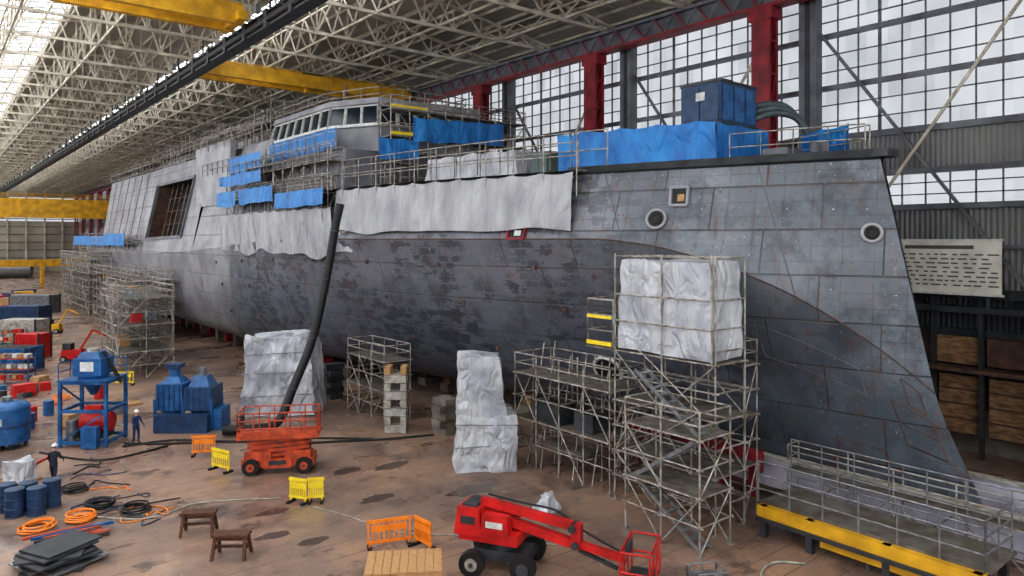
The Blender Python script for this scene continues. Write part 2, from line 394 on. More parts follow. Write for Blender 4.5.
mb=MB(); mb.bb((XR+.1,Y0,12.8),(XR+.12,Y1,14.7),'dusty_glazing'); mb.bb((XR+.1,Y0,17),(XR+.12,Y1,26),'dusty_glazing'); mb.build('window_1')
mb=MB()
mb.bb((XL-.3,Y0,0),(XL,Y1,11.5),'wall_cladding'); mb.bb((XL-.3,Y0,25.5),(XL,Y1,28),'wall_cladding'); mb.bb((XL-.3,Y0,17.5),(XL,Y1,18.2),'wall_cladding')
glaz(mb,XL,Y0,Y1,11.5,25.5,3.6,2.0,w=.14)  # unseen wall; open band added and kept high to light the hull from above
for y in cols: mb.bb((XL,y-.5,0),(XL+.8,y+.5,27.5),'truss_grey')
mb.build('wall_left')
mb=MB(); mb.bb((XL,Y0-.3,0),(XR,Y0,10),'wall_cladding'); mb.bb((XL,Y0-.3,24),(XR,Y0,32),'wall_cladding')
for k in range(17): mb.bb((XL+k*3.6,Y0-.2,10),(XL+k*3.6+.2,Y0,24),'truss_grey')  # unseen wall behind the camera; open band added to let sky light in
for k in range(6): mb.bb((XL,Y0-.2,10+k*2.8),(XR,Y0,10.15+k*2.8),'truss_grey')
mb.build('wall_front')
mb=MB(); mb.bb((XL,Y1,0),(XR,Y1+.3,17),'far_cladding'); mb.bb((XL,Y1,25),(XR,Y1+.3,32),'far_cladding')
for k in range(12): mb.bb((XL,Y1-.3,2+k*2.6),(XR,Y1,2.3+k*2.6),'truss_grey')
for k in range(12): mb.bb((XL+k*5.2,Y1-.5,0),(XL+k*5.2+.5,Y1,30),'truss_cream')
mb.build('wall_back')
mb=MB(); mb.bb((XL,Y1+.1,17),(XR,Y1+.12,25),'dusty_glazing'); mb.build('window_2')
def rz(x): return 31.5-(x-15)*4.0/28 if x>15 else 31.5-(15-x)*4.0/31
mb=MB()
strips=[(XL-.5,-13,1),(-13,-4,0),(-4,1,1),(1,9.5,0),(9.5,22,1),(22,24.5,0),(24.5,XR+.5,1)]
for a,b,s in strips:
    if s:
        pts=[a,b] if not(a<15<b) else [a,15,b]
        for i in range(len(pts)-1):
            p,q=pts[i],pts[i+1]
            mb.add([(p,Y0,rz(p)),(q,Y0,rz(q)),(q,Y1,rz(q)),(p,Y1,rz(p)),(p,Y0,rz(p)+.1),(q,Y0,rz(q)+.1),(q,Y1,rz(q)+.1),(p,Y1,rz(p)+.1)],
             [(0,3,2,1),(4,5,6,7),(0,1,5,4),(1,2,6,5),(2,3,7,6),(3,0,4,7)],'roof_sheet')
x=XL
while x<XR:
    mb.bb((x-.07,Y0,rz(x)-.25),(x+.07,Y1,rz(x)-.03),'truss_cream'); x+=1.85
y=Y0
while y<Y1:
    for a,b in ((1,9.5),(-13,-4),(22,24.5)):
        mb.beam((a,y,rz(a)),(b,y,rz(b)),.1,.12,'truss_grey')
    y+=1.8
mb.build('roof')
mb=MB()
for k in range(44):
    y=Y0+5.4+k*7.25
    if y>Y1-1: break
    zb=27.0
    mb.beam((XL+.2,y,zb),(XR-.2,y,zb),.22,.22,'truss_cream')
    n=22; dx=(XR-XL-.4)/n
    for i in range(n):
        xa=XL+.2+i*dx; xb=xa+dx; xm=(xa+xb)/2
        mb.beam((xa,y,rz(xa)-.4),(xb,y,rz(xb)-.4),.22,.2,'truss_cream')
        mb.beam((xa,y,zb),(xm,y,rz(xm)-.4),.12,.12,'truss_cream'); mb.beam((xm,y,rz(xm)-.4),(xb,y,zb),.12,.12,'truss_cream')
        mb.beam((xa,y,zb),(xa,y,rz(xa)-.4),.09,.09,'truss_cream')
for X in (-10,-3,5,11,24.8,30,36):
    top=rz(X)-.5; y=Y0+5.4
    mb.beam((X,Y0+.5,27.1),(X,Y1-.5,27.1),.16,.16,'truss_cream'); mb.beam((X,Y0+.5,top),(X,Y1-.5,top),.14,.14,'truss_cream')
    while y<Y1-8:
        h=7.25/4
        for q in range(2):
            mb.beam((X,y+2*q*h,27.1),(X,y+(2*q+1)*h,top),.1,.1,'truss_cream'); mb.beam((X,y+(2*q+1)*h,top),(X,y+(2*q+2)*h,27.1),.1,.1,'truss_cream')
        y+=7.25
mb.build('roof_trusses')
# crane runway
mb=MB(Matrix.Translation((-.68,0,0))); ya,yb=Y0+1,Y1-2
mb.bb((39.9,ya,25.0),(40.9,yb,25.2),'red_steel'); mb.bb((40.35,ya,25.2),(40.5,yb,26.3),'truss_grey'); mb.bb((39.9,ya,26.3),(40.9,yb,26.5),'truss_grey')
y=ya
while y<yb-1.9:
    mb.beam((40.0,y,25.2),(40.0,y+.9,26.3),.1,.1,'red_steel'); mb.beam((40.0,y+.9,26.3),(40.0,y+1.8,25.2),.1,.1,'truss_grey'); y+=1.8
for y in cols:
    if y<ya or y>yb: continue
    for dx in (-.38,.38): mb.bb((40.4+dx-.12,y-.6,0),(40.4+dx+.12,y+.6,25),'red_steel')
    for k in range(12):
        z=1+k*2
        for dy in (-.55,.55): mb.beam((40.1,y+dy,z),(40.7,y+dy,min(z+2,24.9)),.08,.1,'red_steel'); mb.beam((40.1,y+dy,z),(40.7,y+dy,z),.08,.12,'red_steel')
    mb.bb((39.85,y-.8,24.3),(40.95,y+.8,25),'red_steel')
    mb.bb((39.85,y-.7,16.3),(40.95,y+.7,16.8),'red_steel')
mb.build('crane_runway')
mb=MB()
mb.bb((17.0,ya,25.6),(17.9,yb,25.75),'black_rubber'); mb.bb((17.0,ya,24.7),(17.9,yb,24.85),'dark_steel'); mb.bb((17.35,ya,24.8),(17.55,yb,25.7),'black_rubber')
mb.tube((17.1,ya,25.2),(17.1,yb,25.2),.28,'black_rubber',8)
y=Y0+5.4
while y<Y1-2:
    for d in (-.35,.35): mb.beam((17.45+d,y,25.7),(17.45+d,y,26.85),.12,.12,'dark_steel')
    y+=7.25
y=ya
while y<yb-1:
    mb.bb((16.85,y,24.6),(17.0,y+.5,25.8),'dark_steel')
    if int(y)%3==0: mb.bb((16.6,y+1.1,25.75),(16.9,y+1.5,26.3),'truss_grey')
    mb.beam((17.05,y,24.9),(17.05,y+2,25.6),.06,.06,'truss_grey'); y+=4.1
mb.build('suspended_girder')
def crane(x0,x1,y,z,hh=.6,leg=False):
    mb=MB()
    for dy in (0,2.2):
        mb.bb((x0,y+dy-.25,z-hh),(x1,y+dy+.25,z+hh),'yellow_paint')
        rail(mb,[(x0,y+dy,z+hh),(x1,y+dy,z+hh)],min(1.0,26.8-z-hh) if not leg else 1.0,'yellow_paint',.04,2.5)
    mb.bb((x0,y-1,z-.5),(x0+.6,y+3.2,z+.1),'yellow_paint'); mb.bb((x1-.6,y-1,z-.5),(x1,y+3.2,z+.1),'yellow_paint')
    xm=(x0+x1)/2
    mb.bb((xm-1,y-.1,z+hh-.3),(xm+1,y+2.3,z+hh+.2),'dark_steel'); mb.bb((xm-.3,y+.8,z-hh-.25),(xm+.3,y+1.4,z-.2),'yellow_paint')
    if leg:
        for x in (x0+1,x1-1):
            for dy in (-3,5): mb.beam((x,y+1.1,z-hh),(x,y+dy,0.6),.7,.7,'yellow_paint')
            mb.bb((x-.6,y-4,0),(x+.6,y+6,.8),'dark_steel')
    mb.build('gantry_crane' if leg else 'overhead_crane')
crane(18.3,39.0,65.5,26.0)
crane(-14.8,16.5,49,26.0)
crane(-8,31,172,17.2,1.9,True)
mb=MB(); mb.bb((2,200,4.6),(30,201,6.2),'yellow_paint')
for x in (3,12,21,29): mb.bb((x-.4,200.1,0),(x+.4,200.9,4.6),'yellow_paint')
mb.build('storage_gantry')
mb=MB()
mb.bb((XR-1.95,12.0,8.3),(XR-1.88,17.4,10.9),'sign_board')
for a,b in (((11.9,8.2),(17.5,8.3)),((11.9,10.9),(17.5,11.0))): mb.bb((XR-2.0,a[0],a[1]),(XR-1.86,b[0],b[1]),'white_paint')
mb.bb((XR-1.99,13.2,10.5),(XR-1.95,16.4,10.68),'sign_text')
for r in range(8):
    y=17.1; z=10.22-r*.22
    while y>12.4:
        w=random.uniform(.15,.5); mb.bb((XR-1.98,y-w,z-.035),(XR-1.95,y,z+.035),'sign_text'); y-=w+random.uniform(.1,.3)
for y in (12.6,16.9): mb.bb((XR-1.88,y-.08,7.6),(XR-1.75,y+.08,10.9),'dark_steel')
mb.build('wall_sign')

# ------------------------------------------------------------ SHIP
CX=29.9; YB=9.5; L=140.5
bK=[(1.65,0.02),(3,.5),(5,1.3),(7.5,2.35),(10,3.3),(15,4.9),(20,6.2),(30,7.9),(40,8.7),(50,8.95),(100,8.95),(125,8.5),(140.5,7.6)]
zK=[(1.65,5.1),(3,6.3),(5,7.8),(7.5,9.2),(10,10.15),(12.5,10.75),(15,11),(40,11),(60,10.2),(80,9.4),(140.5,8.9)]
bD=[(3.7,.12),(5,.7),(10,2.3),(15,3.85),(20,5.1),(30,6.8),(40,7.7),(68,7.8)]
pS=[(0,1.25),(6,1.2),(10,1.05),(20,.66),(30,.4),(40,.24),(60,.1),(100,.12),(120,.3),(140.5,.5)]
zB=[(0,1.3),(10,1.25),(110,1.25),(140.5,4.2)]
ST=[(1.2,0),(5.1,1.65),(14.5,3.7)]
def lowp(si,f):
    u=si/L; sK=1.65+(L-1.65)*u
    z0=spl(zB,sK); z=z0+f*(spl(zK,sK)-z0)
    zst=1.3+f*(5.1-1.3); s0=spl(ST,zst); s=s0+(L-s0)*u
    b=spl(bK,sK)*(f**spl(pS,sK) if f>0 else 0)
    return s,b,z
def upp(t,v):
    sK=1.65+(68-1.65)*t; sD=3.7+(68-3.7)*t
    s=sK+(sD-sK)*v; b=spl(bK,sK)*(1-v)+spl(bD,sD)*v; z=spl(zK,sK)*(1-v)+14.5*v
    return s,b,z
def P3(q,side=-1): return Vector((CX+side*q[1],YB+q[0],q[2]))
ship=empty('frigate_under_construction',(CX,YB,0))
def attach(ob):
    ob.parent=ship; ob.matrix_parent_inverse=Matrix.Translation((-CX,-YB,0))
stations=[0,.4,.8,1.4]+[2+i for i in range(19)]+[20.5+2*i for i in range(61)]
stations=[s for s in stations if s<L]+[L]
FL=[0,.012,.03,.06,.1,.16,.24,.34,.46,.6,.75,.88,1]
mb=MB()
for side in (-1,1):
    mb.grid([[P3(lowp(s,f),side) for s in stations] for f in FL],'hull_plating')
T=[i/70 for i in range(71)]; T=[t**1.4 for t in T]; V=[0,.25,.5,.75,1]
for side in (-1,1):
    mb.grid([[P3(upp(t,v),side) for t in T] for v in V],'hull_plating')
tr_=[P3(lowp(L,f),-1) for f in FL]+[P3(lowp(L,f),1) for f in reversed(FL)]
mb.add(tr_,[tuple(range(len(tr_)))],'primer_light')
for side in (-1,1):
    mb.grid([[Vector((CX+side*(spl(bK,s)-.35*v),YB+s,spl(zK,s)+(10.2-spl(zK,s))*v)) for s in (119.5,125,130,135,140.5)] for v in (0,1)],'hull_plating')
mb.add([(CX-8.3,YB+119.5,10.2),(CX+8.3,YB+119.5,10.2),(CX+7.25,YB+140.5,10.2),(CX-7.25,YB+140.5,10.2)],[(0,1,2,3)],'deck_grey')
mb.bb((CX-7.3,YB+140.4,8.8),(CX+7.3,YB+140.6,10.3),'primer_light')
dp=[P3(upp(t,1),-1)-Vector((0,0,.1)) for t in T]; ds=[P3(upp(t,1),1)-Vector((0,0,.1)) for t in T]
mb.grid([dp,ds],'deck_grey')
for side in (-1,1):
    prev=None
    for t in T:
        if t>.6: break
        p=P3(upp(t,0),side)
        if prev is not None: mb.tube(prev,p,.035,'rust_steel',5)
        prev=p
ob=mb.build('hull'); attach(ob)
mb=MB()
for side in (-1,1):
    P=[]
    for t in T:
        s,b,z=upp(t,1)
        if s>18: break
        x=CX+side*b
        P.append([Vector((x,YB+s,14.2)),Vector((x+side*.22,YB+s-.15,14.3)),Vector((x+side*.28,YB+s-.25,14.62)),Vector((x-side*.1,YB+s,14.62))])
    mb.grid(P,'dark_steel',False)
mb.bb((CX-.5,YB+3.2,14.3),(CX+.5,YB+4.6,14.6),'dark_steel')
attach(mb.build('deck_edge_rim'))
mb=MB()
ys=[77.5,79,82,84,90,96,98,104,112,120,129]
vs_=[0,.1,.17,.5,.79,.9,1]
for side in (-1,1):
    def pt(y,v,d=0):
        s=y-YB; return Vector((CX+side*(spl(bK,s)*(1-v)+7.0*v-d),y+(v-.5)*-1.2*(1 if 81<y<99 else 0),spl(zK,s)*(1-v)+19.8*v))
    mb.grid([[pt(y,v) for y in ys] for v in vs_],'hull_plating' ,False, skip=lambda i,j:(2<=i<4 and 2<=j<6) )
    z0_,z1_=.17,.79
    mb.grid([[pt(y,v,2.6) for y in (82,90,98)] for v in (z0_,z1_)],'interior_dark',False)
    mb.grid([[pt(y,z0_,d) for y in (82,98)] for d in (0,2.6)],'interior_dark',False); mb.grid([[pt(y,z1_,d) for y in (82,98)] for d in (0,2.6)],'interior_dark',False)
    for y in (82,98): mb.grid([[pt(y,v,d) for v in (z0_,z1_)] for d in (0,2.6)],'rust_steel',False)
    for k in range(7): mb.beam(pt(83.5+k*2.2,.17,1.4),pt(83.5+k*2.2,.79,1.4),.07,.07,'scaffold_tube')
    for v in (.33,.48,.63): mb.beam(pt(82.2,v,1.4),pt(97.8,v,1.4),.12,.08,'rust_steel' )
    for yy in (82,98): mb.beam(pt(yy,.16,-.05),pt(yy,.8,-.05),.35,.2,'primer_mid')
    for vv in (.16,.8): mb.beam(pt(82,vv,-.05),pt(98,vv,-.05),.2,.35,'primer_mid')
    for y in (104,108,112,116,121,125):
        mb.beam(pt(y,.02,-.03),pt(y,.98,-.03),.08,.06,'primer_mid')
    for v in (.3,.55,.8): mb.beam(pt(99,v,-.03),pt(128.8,v,-.03),.08,.06,'primer_mid')
mb.add([(CX-7,77.5,19.8),(CX+7,77.5,19.8),(CX+7,129,19.8),(CX-7,129,19.8)],[(0,1,2,3)],'deck_grey')
mb.add([(CX-7.9,77.5,14.4),(CX+7.9,77.5,14.4),(CX+7,77.5,19.8),(CX-7,77.5,19.8)],[(0,1,2,3)],'primer_light')
mb.add([(CX-8.4,129,10.2),(CX+8.4,129,10.2),(CX+7,129,19.8),(CX-7,129,19.8)],[(0,1,2,3)],'primer_mid')
mb.bb((CX-8.0,68.5,14.3),(CX-7.5,79.5,20.3),'primer_light')
mb.box((CX,88,21),(9,9,2.6),'primer_light',top=(.8,.85)); mb.box((CX+.5,108,20.9),(8,14,2.2),'primer_mid',top=(.85,.9)); mb.box((CX,99,22),(4.5,4.5,4.4),'primer_light',top=(.7,.7))
attach(mb.build('aft_superstructure'))
mb=MB()
def frust(y0,y1,z0,z1,w0,w1,mi,ty0=0,ty1=0,c=0):
    mb.add([(CX-w0,y0,z0),(CX+w0,y0,z0),(CX+w0,y1,z0),(CX-w0,y1,z0),(CX-w1,y0+ty0,z1),(CX+w1,y0+ty0,z1),(CX+w1,y1-ty1,z1),(CX-w1,y1-ty1,z1)],
      [(0,3,2,1),(4,5,6,7),(0,1,5,4),(1,2,6,5),(2,3,7,6),(3,0,4,7)],mi)
frust(45.5,77.5,14.4,17.3,7.75,7.25,'primer_mid',.6)
frust(61,77.4,17.3,19.6,7.25,6.8,'primer_light',0)
frust(69,77.45,19.6,21.2,5,4.4,'primer_light',.4,.4)
frust(63,68,19.6,22.6,3.4,2.4,'primer_mid',.5,.5)
plan=[(-6.4,61.5),(-6.4,50.5),(-4.5,46.6),(4.5,46.6),(6.4,50.5),(6.4,61.5)]
def ring(k,z,shift=0): return [Vector((CX+x*k,55+(y-55)*k+shift,z)) for x,y in plan]
levels=[(1,17.3),(1.0,19.2),(1.04,19.3),(.99,20.8),(1.03,20.85),(1.0,21.3)]
rings=[ring(k,z) for k,z in levels]
for i in range(len(rings)-1):
    a,b_=rings[i],rings[i+1]
    for j in range(6):
        q=(j+1)%6
        mb.add([a[j],a[q],b_[q],b_[j]],[(0,1,2,3)],'primer_light' if i!=2 else 'glass_dark')
mb.add(rings[-1],[tuple(range(6))],'primer_light')
a,b_=rings[2],rings[3]
for j in range(5):
    n=max(3,int((a[j+1]-a[j]).length/1.5))
    for k in range(n+1):
        t=k/n; o=(a[j].lerp(a[j+1],t)-Vector((CX,55,a[j].z))).normalized()*.05
        mb.beam(a[j].lerp(a[j+1],t)+o,b_[j].lerp(b_[j+1],t)+o,.2,.12,'white_paint')
    for A in (a,b_): mb.beam(A[j],A[j+1],.16,.2,'white_paint')
frust(53,60,21.3,22.3,3.5,3,'primer_mid',.3,.3)
rail(mb,[(CX-5.8,61,21.3),(CX-5.8,52.5,21.3),(CX-3.9,47.5,21.3),(CX+3.9,47.5,21.3),(CX+5.8,52.5,21.3)],1.0,r=.04)
mb.tube((CX-2,57,22.3),(CX-2,57,24.3),.08,'primer_mid'); mb.tube((CX+2,56,22.3),(CX+2,56,23.8),.12,'primer_mid')
mb.tube((CX-3,65.5,19.6),(CX-3,65.5,24),.06,'primer_mid')
attach(mb.build('bridge_superstructure'))
def surf(fn,a,b):
    p=P3(fn(a,b)); e=.01
    da=P3(fn(a+e,b))-p; db=P3(fn(a,b+e))-p
    n=da.cross(db).normalized()
    if n.x>0: n=-n
    return p,n
def t_of(s): return (s-2.4)/(68-2.4)
mb=MB()
def porthole(fn,a,b,R,ringm='primer_light'):
    p,n=surf(fn,a,b)
    mb.tube(p-n*.05,p+n*.1,R*1.15,ringm,20); mb.torus(p+n*.1,n,R*1.1,.07,ringm,20); mb.disc(p+n*.115,n,R*.95,'black_rubber'); mb.torus(p+n*.11,n,R*.55,.05,'interior_dark',16)  # no hole cut; black disc paints in the dark of the opening
def hatch(fn,a,b,w,h,fm,inner='cardboard'):
    p,n=surf(fn,a,b); up=Vector((0,0,1)); sx=up.cross(n).normalized(); up=n.cross(sx)
    def q(x,y,o): return p+sx*x+up*y+n*o
    w/=2;h/=2
    mb.add([q(-w,-h,.08),q(w,-h,.08),q(w,h,.08),q(-w,h,.08)],[(0,1,2,3)],'black_rubber')  # flat black panel paints in the dark of the opening
    for A,B in (((-w,-h),(w,-h)),((w,-h),(w,h)),((w,h),(-w,h)),((-w,h),(-w,-h))): mb.beam(q(*A,.08),q(*B,.08),.14,.12,fm)
    mb.add([q(-w*.2,-h*.6,.1),q(w*.6,-h*.6,.1),q(w*.6,h*.2,.1),q(-w*.2,h*.2,.1)],[(0,1,2,3)],inner)
porthole(upp,t_of(12.2),.34,.4)
hatch(upp,t_of(10.8),.64,.8,.85,'primer_light')
porthole(upp,t_of(3.3),.62,.32)
hatch(upp,t_of(19.9),.1,1.1,.72,'red_steel','white_paint')
porthole(lowp,16.0,.3,.75,'white_paint')
for s in range(8,60,7):
    for f in (.35,.62,.85):
        p,n=surf(lowp,s+f*3,f); mb.box(p+n*.04,(.12,.2,.25),'rust_steel')
for t0 in (t_of(7),t_of(14.2)):
    prev=None
    for v in (0,.2,.4,.6,.8,1):
        p,n=surf(upp,t0,v*.98+.01)
        if prev is not None: mb.tube(prev,p,.03,'primer_mid',5)
        prev=p
def outline(s0,s1,f0,f1,mi='rust_steel'):
    c=[(s0,f0),(s1,f0),(s1,f1),(s0,f1),(s0,f0)]
    for (a,b),(c2,d) in zip(c,c[1:]):
        prev=None
        for k in range(7):
            t=k/6; p,n=surf(lowp,a+(c2-a)*t,b+(d-b)*t)
            if prev is not None: mb.tube(prev,p,.028,mi,4)
            prev=p
outline(.6,2.0,.3,.62); outline(.7,1.3,.66,.86); outline(.6,2.0,.3,.46); outline(3.0,5.0,.12,.2)
outline(3,7,.55,.72,'primer_mid'); outline(7.5,11,.5,.68,'primer_mid')
attach(mb.build('hull_fittings'))
mb=MB()
y=25.5
while y<140:
    mb.bb((CX-.9,y-.5,0),(CX+.9,y+.5,.55),'concrete'); mb.bb((CX-.7,y-.4,.55),(CX+.7,y+.4,1.0),'wood_old'); mb.bb((CX-.5,y-.35,1.0),(CX+.5,y+.35,1.2),'wood')
    if y>50:
        for sd in (-1,1):
            mb.bb((CX+sd*4.5-.5,y-.5,0),(CX+sd*4.5+.5,y+.5,1.2),'red_steel' if int(y)%2 else 'concrete')
    y+=3
mb.build('keel_blocks')

# ------------------------------------------------------------ staging on the ship
def edge(s,off=0):
    return Vector((CX-spl(bD,s)-off,YB+s,14.5))
mb=MB()
def sheetalong(s0,s1,ztop,drop,mi,off=.9,flare=.3,n=160,m=12,amp=.16,low=.25):
    P=[]
    for i in range(m+1):
        t=i/m; row=[]
        for j in range(n+1):
            u=j/n; s=s0+(s1-s0)*u
            e=edge(s,off)
            w=noise.noise(Vector((s*.9,e.x*.3,t*.6)))*amp*(.3+t)+abs(noise.noise(Vector((s*1.9,2,t*1.0))))*amp*.6
            sag=-.12*abs(math.sin(math.pi*(s-s0)/1.9))*(1-t)
            row.append(Vector((e.x-w-flare*t,e.y,ztop-drop*t+noise.noise(Vector((s*.3,9,0)))*low*t+sag)))
        P.append(row)
    mb.grid(P,mi)
sheetalong(16.2,35.8,14.35,2.9,'grey_wrap')
sheetalong(35.9,58.5,13.2,3.3,'grey_wrap',off=1.3,flare=-.2,low=.6)
sheetalong(34,44,12.2,2.2,'grey_wrap',off=.9,flare=-.1)
attach(mb.build('protective_sheeting'))
mb=MB()
def railalong(s0,s1,z,h,off,step=1.6):
    s=s0;pts=[]
    while s<=s1: e=edge(s,off); pts.append((e.x,e.y,z)); s+=step
    rail(mb,pts,h,'scaffold_tube',.035,step)
railalong(16,36,14.5,1.3,.85); railalong(15,44,14.5,1.9,.1,2.0)
railalong(36,58,14.3,1.2,1.2); railalong(36,58,16.3,1.2,1.2); railalong(37,68,17.3,1.2,.3); railalong(50,68,19.6,1.2,.6,2.4)
s=16
while s<58:
    a=edge(s,.95);b=edge(s,0)
    mb.tube((a.x,a.y,13.1),(a.x,a.y,16.2),.035,'scaffold_tube',5); mb.tube((a.x,a.y,14.4),(b.x,b.y,14.4),.035,'scaffold_tube',5); s+=1.9
P=[[edge(s,0)-Vector((0,0,.1)) for s in range(16,60,2)],[edge(s,.95)-Vector((0,0,.1)) for s in range(16,60,2)]]
mb.grid(P,'scaffold_deck',False)
def randscaf(y0,y1,x,z,h,dy=2.0,w=1.2):
    y=y0
    while y<y1:
        hh=h*random.uniform(.6,1.3)
        for dx in (0,w): mb.tube((x+dx,y,z),(x+dx,y,z+hh),.045,'scaffold_tube',5)
        if random.random()<.4: mb.tube((x,y,z),(x,y+dy,z+h*.8),.04,'scaffold_tube',5)
        y+=dy
    for k in range(int(h//.9)+1):
        for dx in (0,w): mb.tube((x+dx,y0,z+.1+k*.9),(x+dx,y1,z+.1+k*.9),.04,'scaffold_tube',5)
    mb.box((x+w/2,(y0+y1)/2,z+h*.55),(w,(y1-y0),.08),'scaffold_deck')
randscaf(64,77,CX-7.4,19.5,2.4); randscaf(78,100,CX-7.3,19.8,2.2,1.6); randscaf(101,128,CX-7.3,19.8,1.7,1.8); randscaf(78,128,CX+1,19.8,2.8)
randscaf(62,69,CX-6.6,19.6,3.0)
randscaf(84,96,CX-3,22.3,2.0); randscaf(104,114,CX-3,22,1.6); randscaf(63,77,CX-1,21.2,2.6); randscaf(70,100,CX-4,21.2,1.8,1.5)
randscaf(129.5,149,CX-8.6,10.0,1.8); randscaf(100,129,CX-10,9.4,2.6,2.5,1.0); randscaf(131,150,CX-9.6,8.6,2.6,2.2,1.0)
scaffold(mb,(CX-5.3,43.4,14.4),8,1,3,1.5,1.4,1.85,.04,(1,2,3),.5)
mb.bb((CX-5.3,43.3,18.2),(CX-2.4,43.4,18.4),'yellow_plastic'); mb.bb((CX-5.3,43.3,20.1),(CX-2.4,43.4,20.25),'yellow_plastic')
scaffold(mb,(CX-8.7,46,14.4),1,8,1,1.2,2.0,2.0,.04,(1,),.4)
scaffold(mb,(CX-8.9,46.5,12.2),1,10,1,1.0,2.0,2.0,.04,(1,),.4)
attach(mb.build('deck_scaffolding'))
mb=MB()
O=(-1,0,0)
for (y0,y1,zt,dr,x) in ((45.2,54,14.5,1.2,CX-9.4),(54.4,62,15.2,1.3,CX-9.4),(57,67.5,16.6,1.0,CX-9.3),(62.3,67.5,15.2,1.4,CX-9.5),(59,67,18.3,1.5,CX-8.6),(47.5,60.5,19.0,1.5,CX-7.3)):
    sheet(mb,(x,y0,zt),(x,y1,zt),dr,'blue_tarp',n=24,m=6,amp=.15,out=O)
sheet(mb,(CX-3.6,43.2,19.5),(CX+4.4,43.2,19.8),1.7,'blue_tarp',n=40,m=6,amp=.2,out=(0,-1,0))
sheet(mb,(CX-6.3,43.2,17.9),(CX-3.2,43.2,17.9),1.4,'blue_tarp',n=16,m=6,amp=.15,out=(0,-1,0))
for (y0,y1,zt,dr,x) in ((104,118,11.8,1.7,CX-10.1),(119,132,11.5,1.5,CX-10),(133,148,11.6,1.6,CX-9.7)):
    sheet(mb,(x,y0,zt),(x,y1,zt),dr,'blue_tarp',n=24,m=4,amp=.15,out=O)
def wb(s0,s1,z0,z1,inx=.5):
    P=[]
    for i in range(7):
        row=[]
        for j in range(80):
            s=s0+(s1-s0)*j/79; f=i/6
            row.append(Vector((CX-spl(bD,s)+inx+noise.noise(Vector((s*1.1,i*.3,0)))*.14+abs(noise.noise(Vector((s*2.2,i*.3,7))))*.12,YB+s,z0+(z1-z0)*f-.12*f*abs(math.sin(s*1.7)))))
        P.append(row)
    mb.grid(P,'blue_tarp')
wb(10.2,18.3,14.45,16.5)
sheet(mb,(CX-1.8,YB+10.2,16.4),(CX+2.5,YB+10.2,16.4),1.9,'blue_tarp',n=20,m=4,amp=.1,out=(0,-1,0))
sheet(mb,(CX+.9,YB+5.4,16.0),(CX+2.4,YB+8.4,16.0),1.5,'blue_tarp',n=10,m=3,amp=.1)
attach(mb.build('blue_windbreak_tarps'))
mb=MB()
cxx,cyy=CX+.8,YB+11.9
for dx in (-1.4,1.4):
    for dy in (-1,1): mb.bb((cxx+dx-.1,cyy+dy-.1,14.4),(cxx+dx+.1,cyy+dy+.1,16.9),'dark_steel')
mb.bb((cxx-1.6,cyy-1.25,16.4),(cxx+1.6,cyy+1.25,16.55),'dark_steel')
mb.bb((cxx-1.5,cyy-1.15,16.55),(cxx+1.5,cyy+1.15,18.5),'navy_paint')
for k in range(3): mb.bb((cxx-1.35+k*.95,cyy-1.19,16.7),(cxx-.55+k*.95,cyy-1.14,18.35),'blue_paint')
for k in range(2): mb.bb((cxx-1.55,cyy-1.05+k*1.1,16.7),(cxx-1.5,cyy-.05+k*1.1,18.35),'navy_paint')
mb.bb((cxx-1.55,cyy-1.2,18.5),(cxx+1.55,cyy+1.2,18.6),'dark_steel'); mb.bb((cxx-.4,cyy-.5,18.6),(cxx+.5,cyy+.4,18.9),'dark_steel')
mb.bb((cxx-1.6,cyy-.3,17.7),(cxx-1.54,cyy+.2,18.1),'white_paint')
attach(mb.build('blue_air_handling_unit'))
mb=MB()
for k in range(3):
    mb.path([(cxx+1.4,cyy-.8+k*.5,16.9+k*.25),(cxx+2.2,cyy-1.6+k*.2,17.3+k*.25),(cxx+2.9,cyy-2.4+k*.2,17.1+k*.25),(cxx+3.0,cyy-3.0,16.3),(cxx+2.8,cyy-3.5,15.2),(cxx+2.6,cyy-3.8,14.5)],.17,'duct_grey',8)
attach(mb.build('ventilation_ducts'))
mb=MB()
s=4.2;pts=[];pts2=[]
while s<10: e=edge(s,-.15); pts.append((e.x,e.y,14.5)); pts2.append((2*CX-e.x,e.y,14.5)); s+=1.3
rail(mb,pts,1.2,'scaffold_tube',.03,1.2); rail(mb,pts2,1.2,'scaffold_tube',.03,1.2)
mb.box((CX,YB+8,14.7),(1.2,1.2,.7),'primer_mid'); mb.tube((CX-.3,YB+6.3,14.4),(CX-.3,YB+6.3,15.2),.2,'primer_mid',10); mb.tube((CX+.4,YB+6.3,14.4),(CX+.4,YB+6.3,15.2),.2,'primer_mid',10)
attach(mb.build('foredeck_rails'))
e=MB(TR(CX-3.6,YB+25.5,14.4,5)); shroud(e,(3,8.5,1.6),'white_wrap',.25,.92); attach(e.build('wrapped_deck_gun_base'))
e=MB(TR(CX-3.6,YB+19.8,14.4,0)); shroud(e,(1.4,1.6,1.3),'primer_green',.15,.85); attach(e.build('covered_deck_locker'))

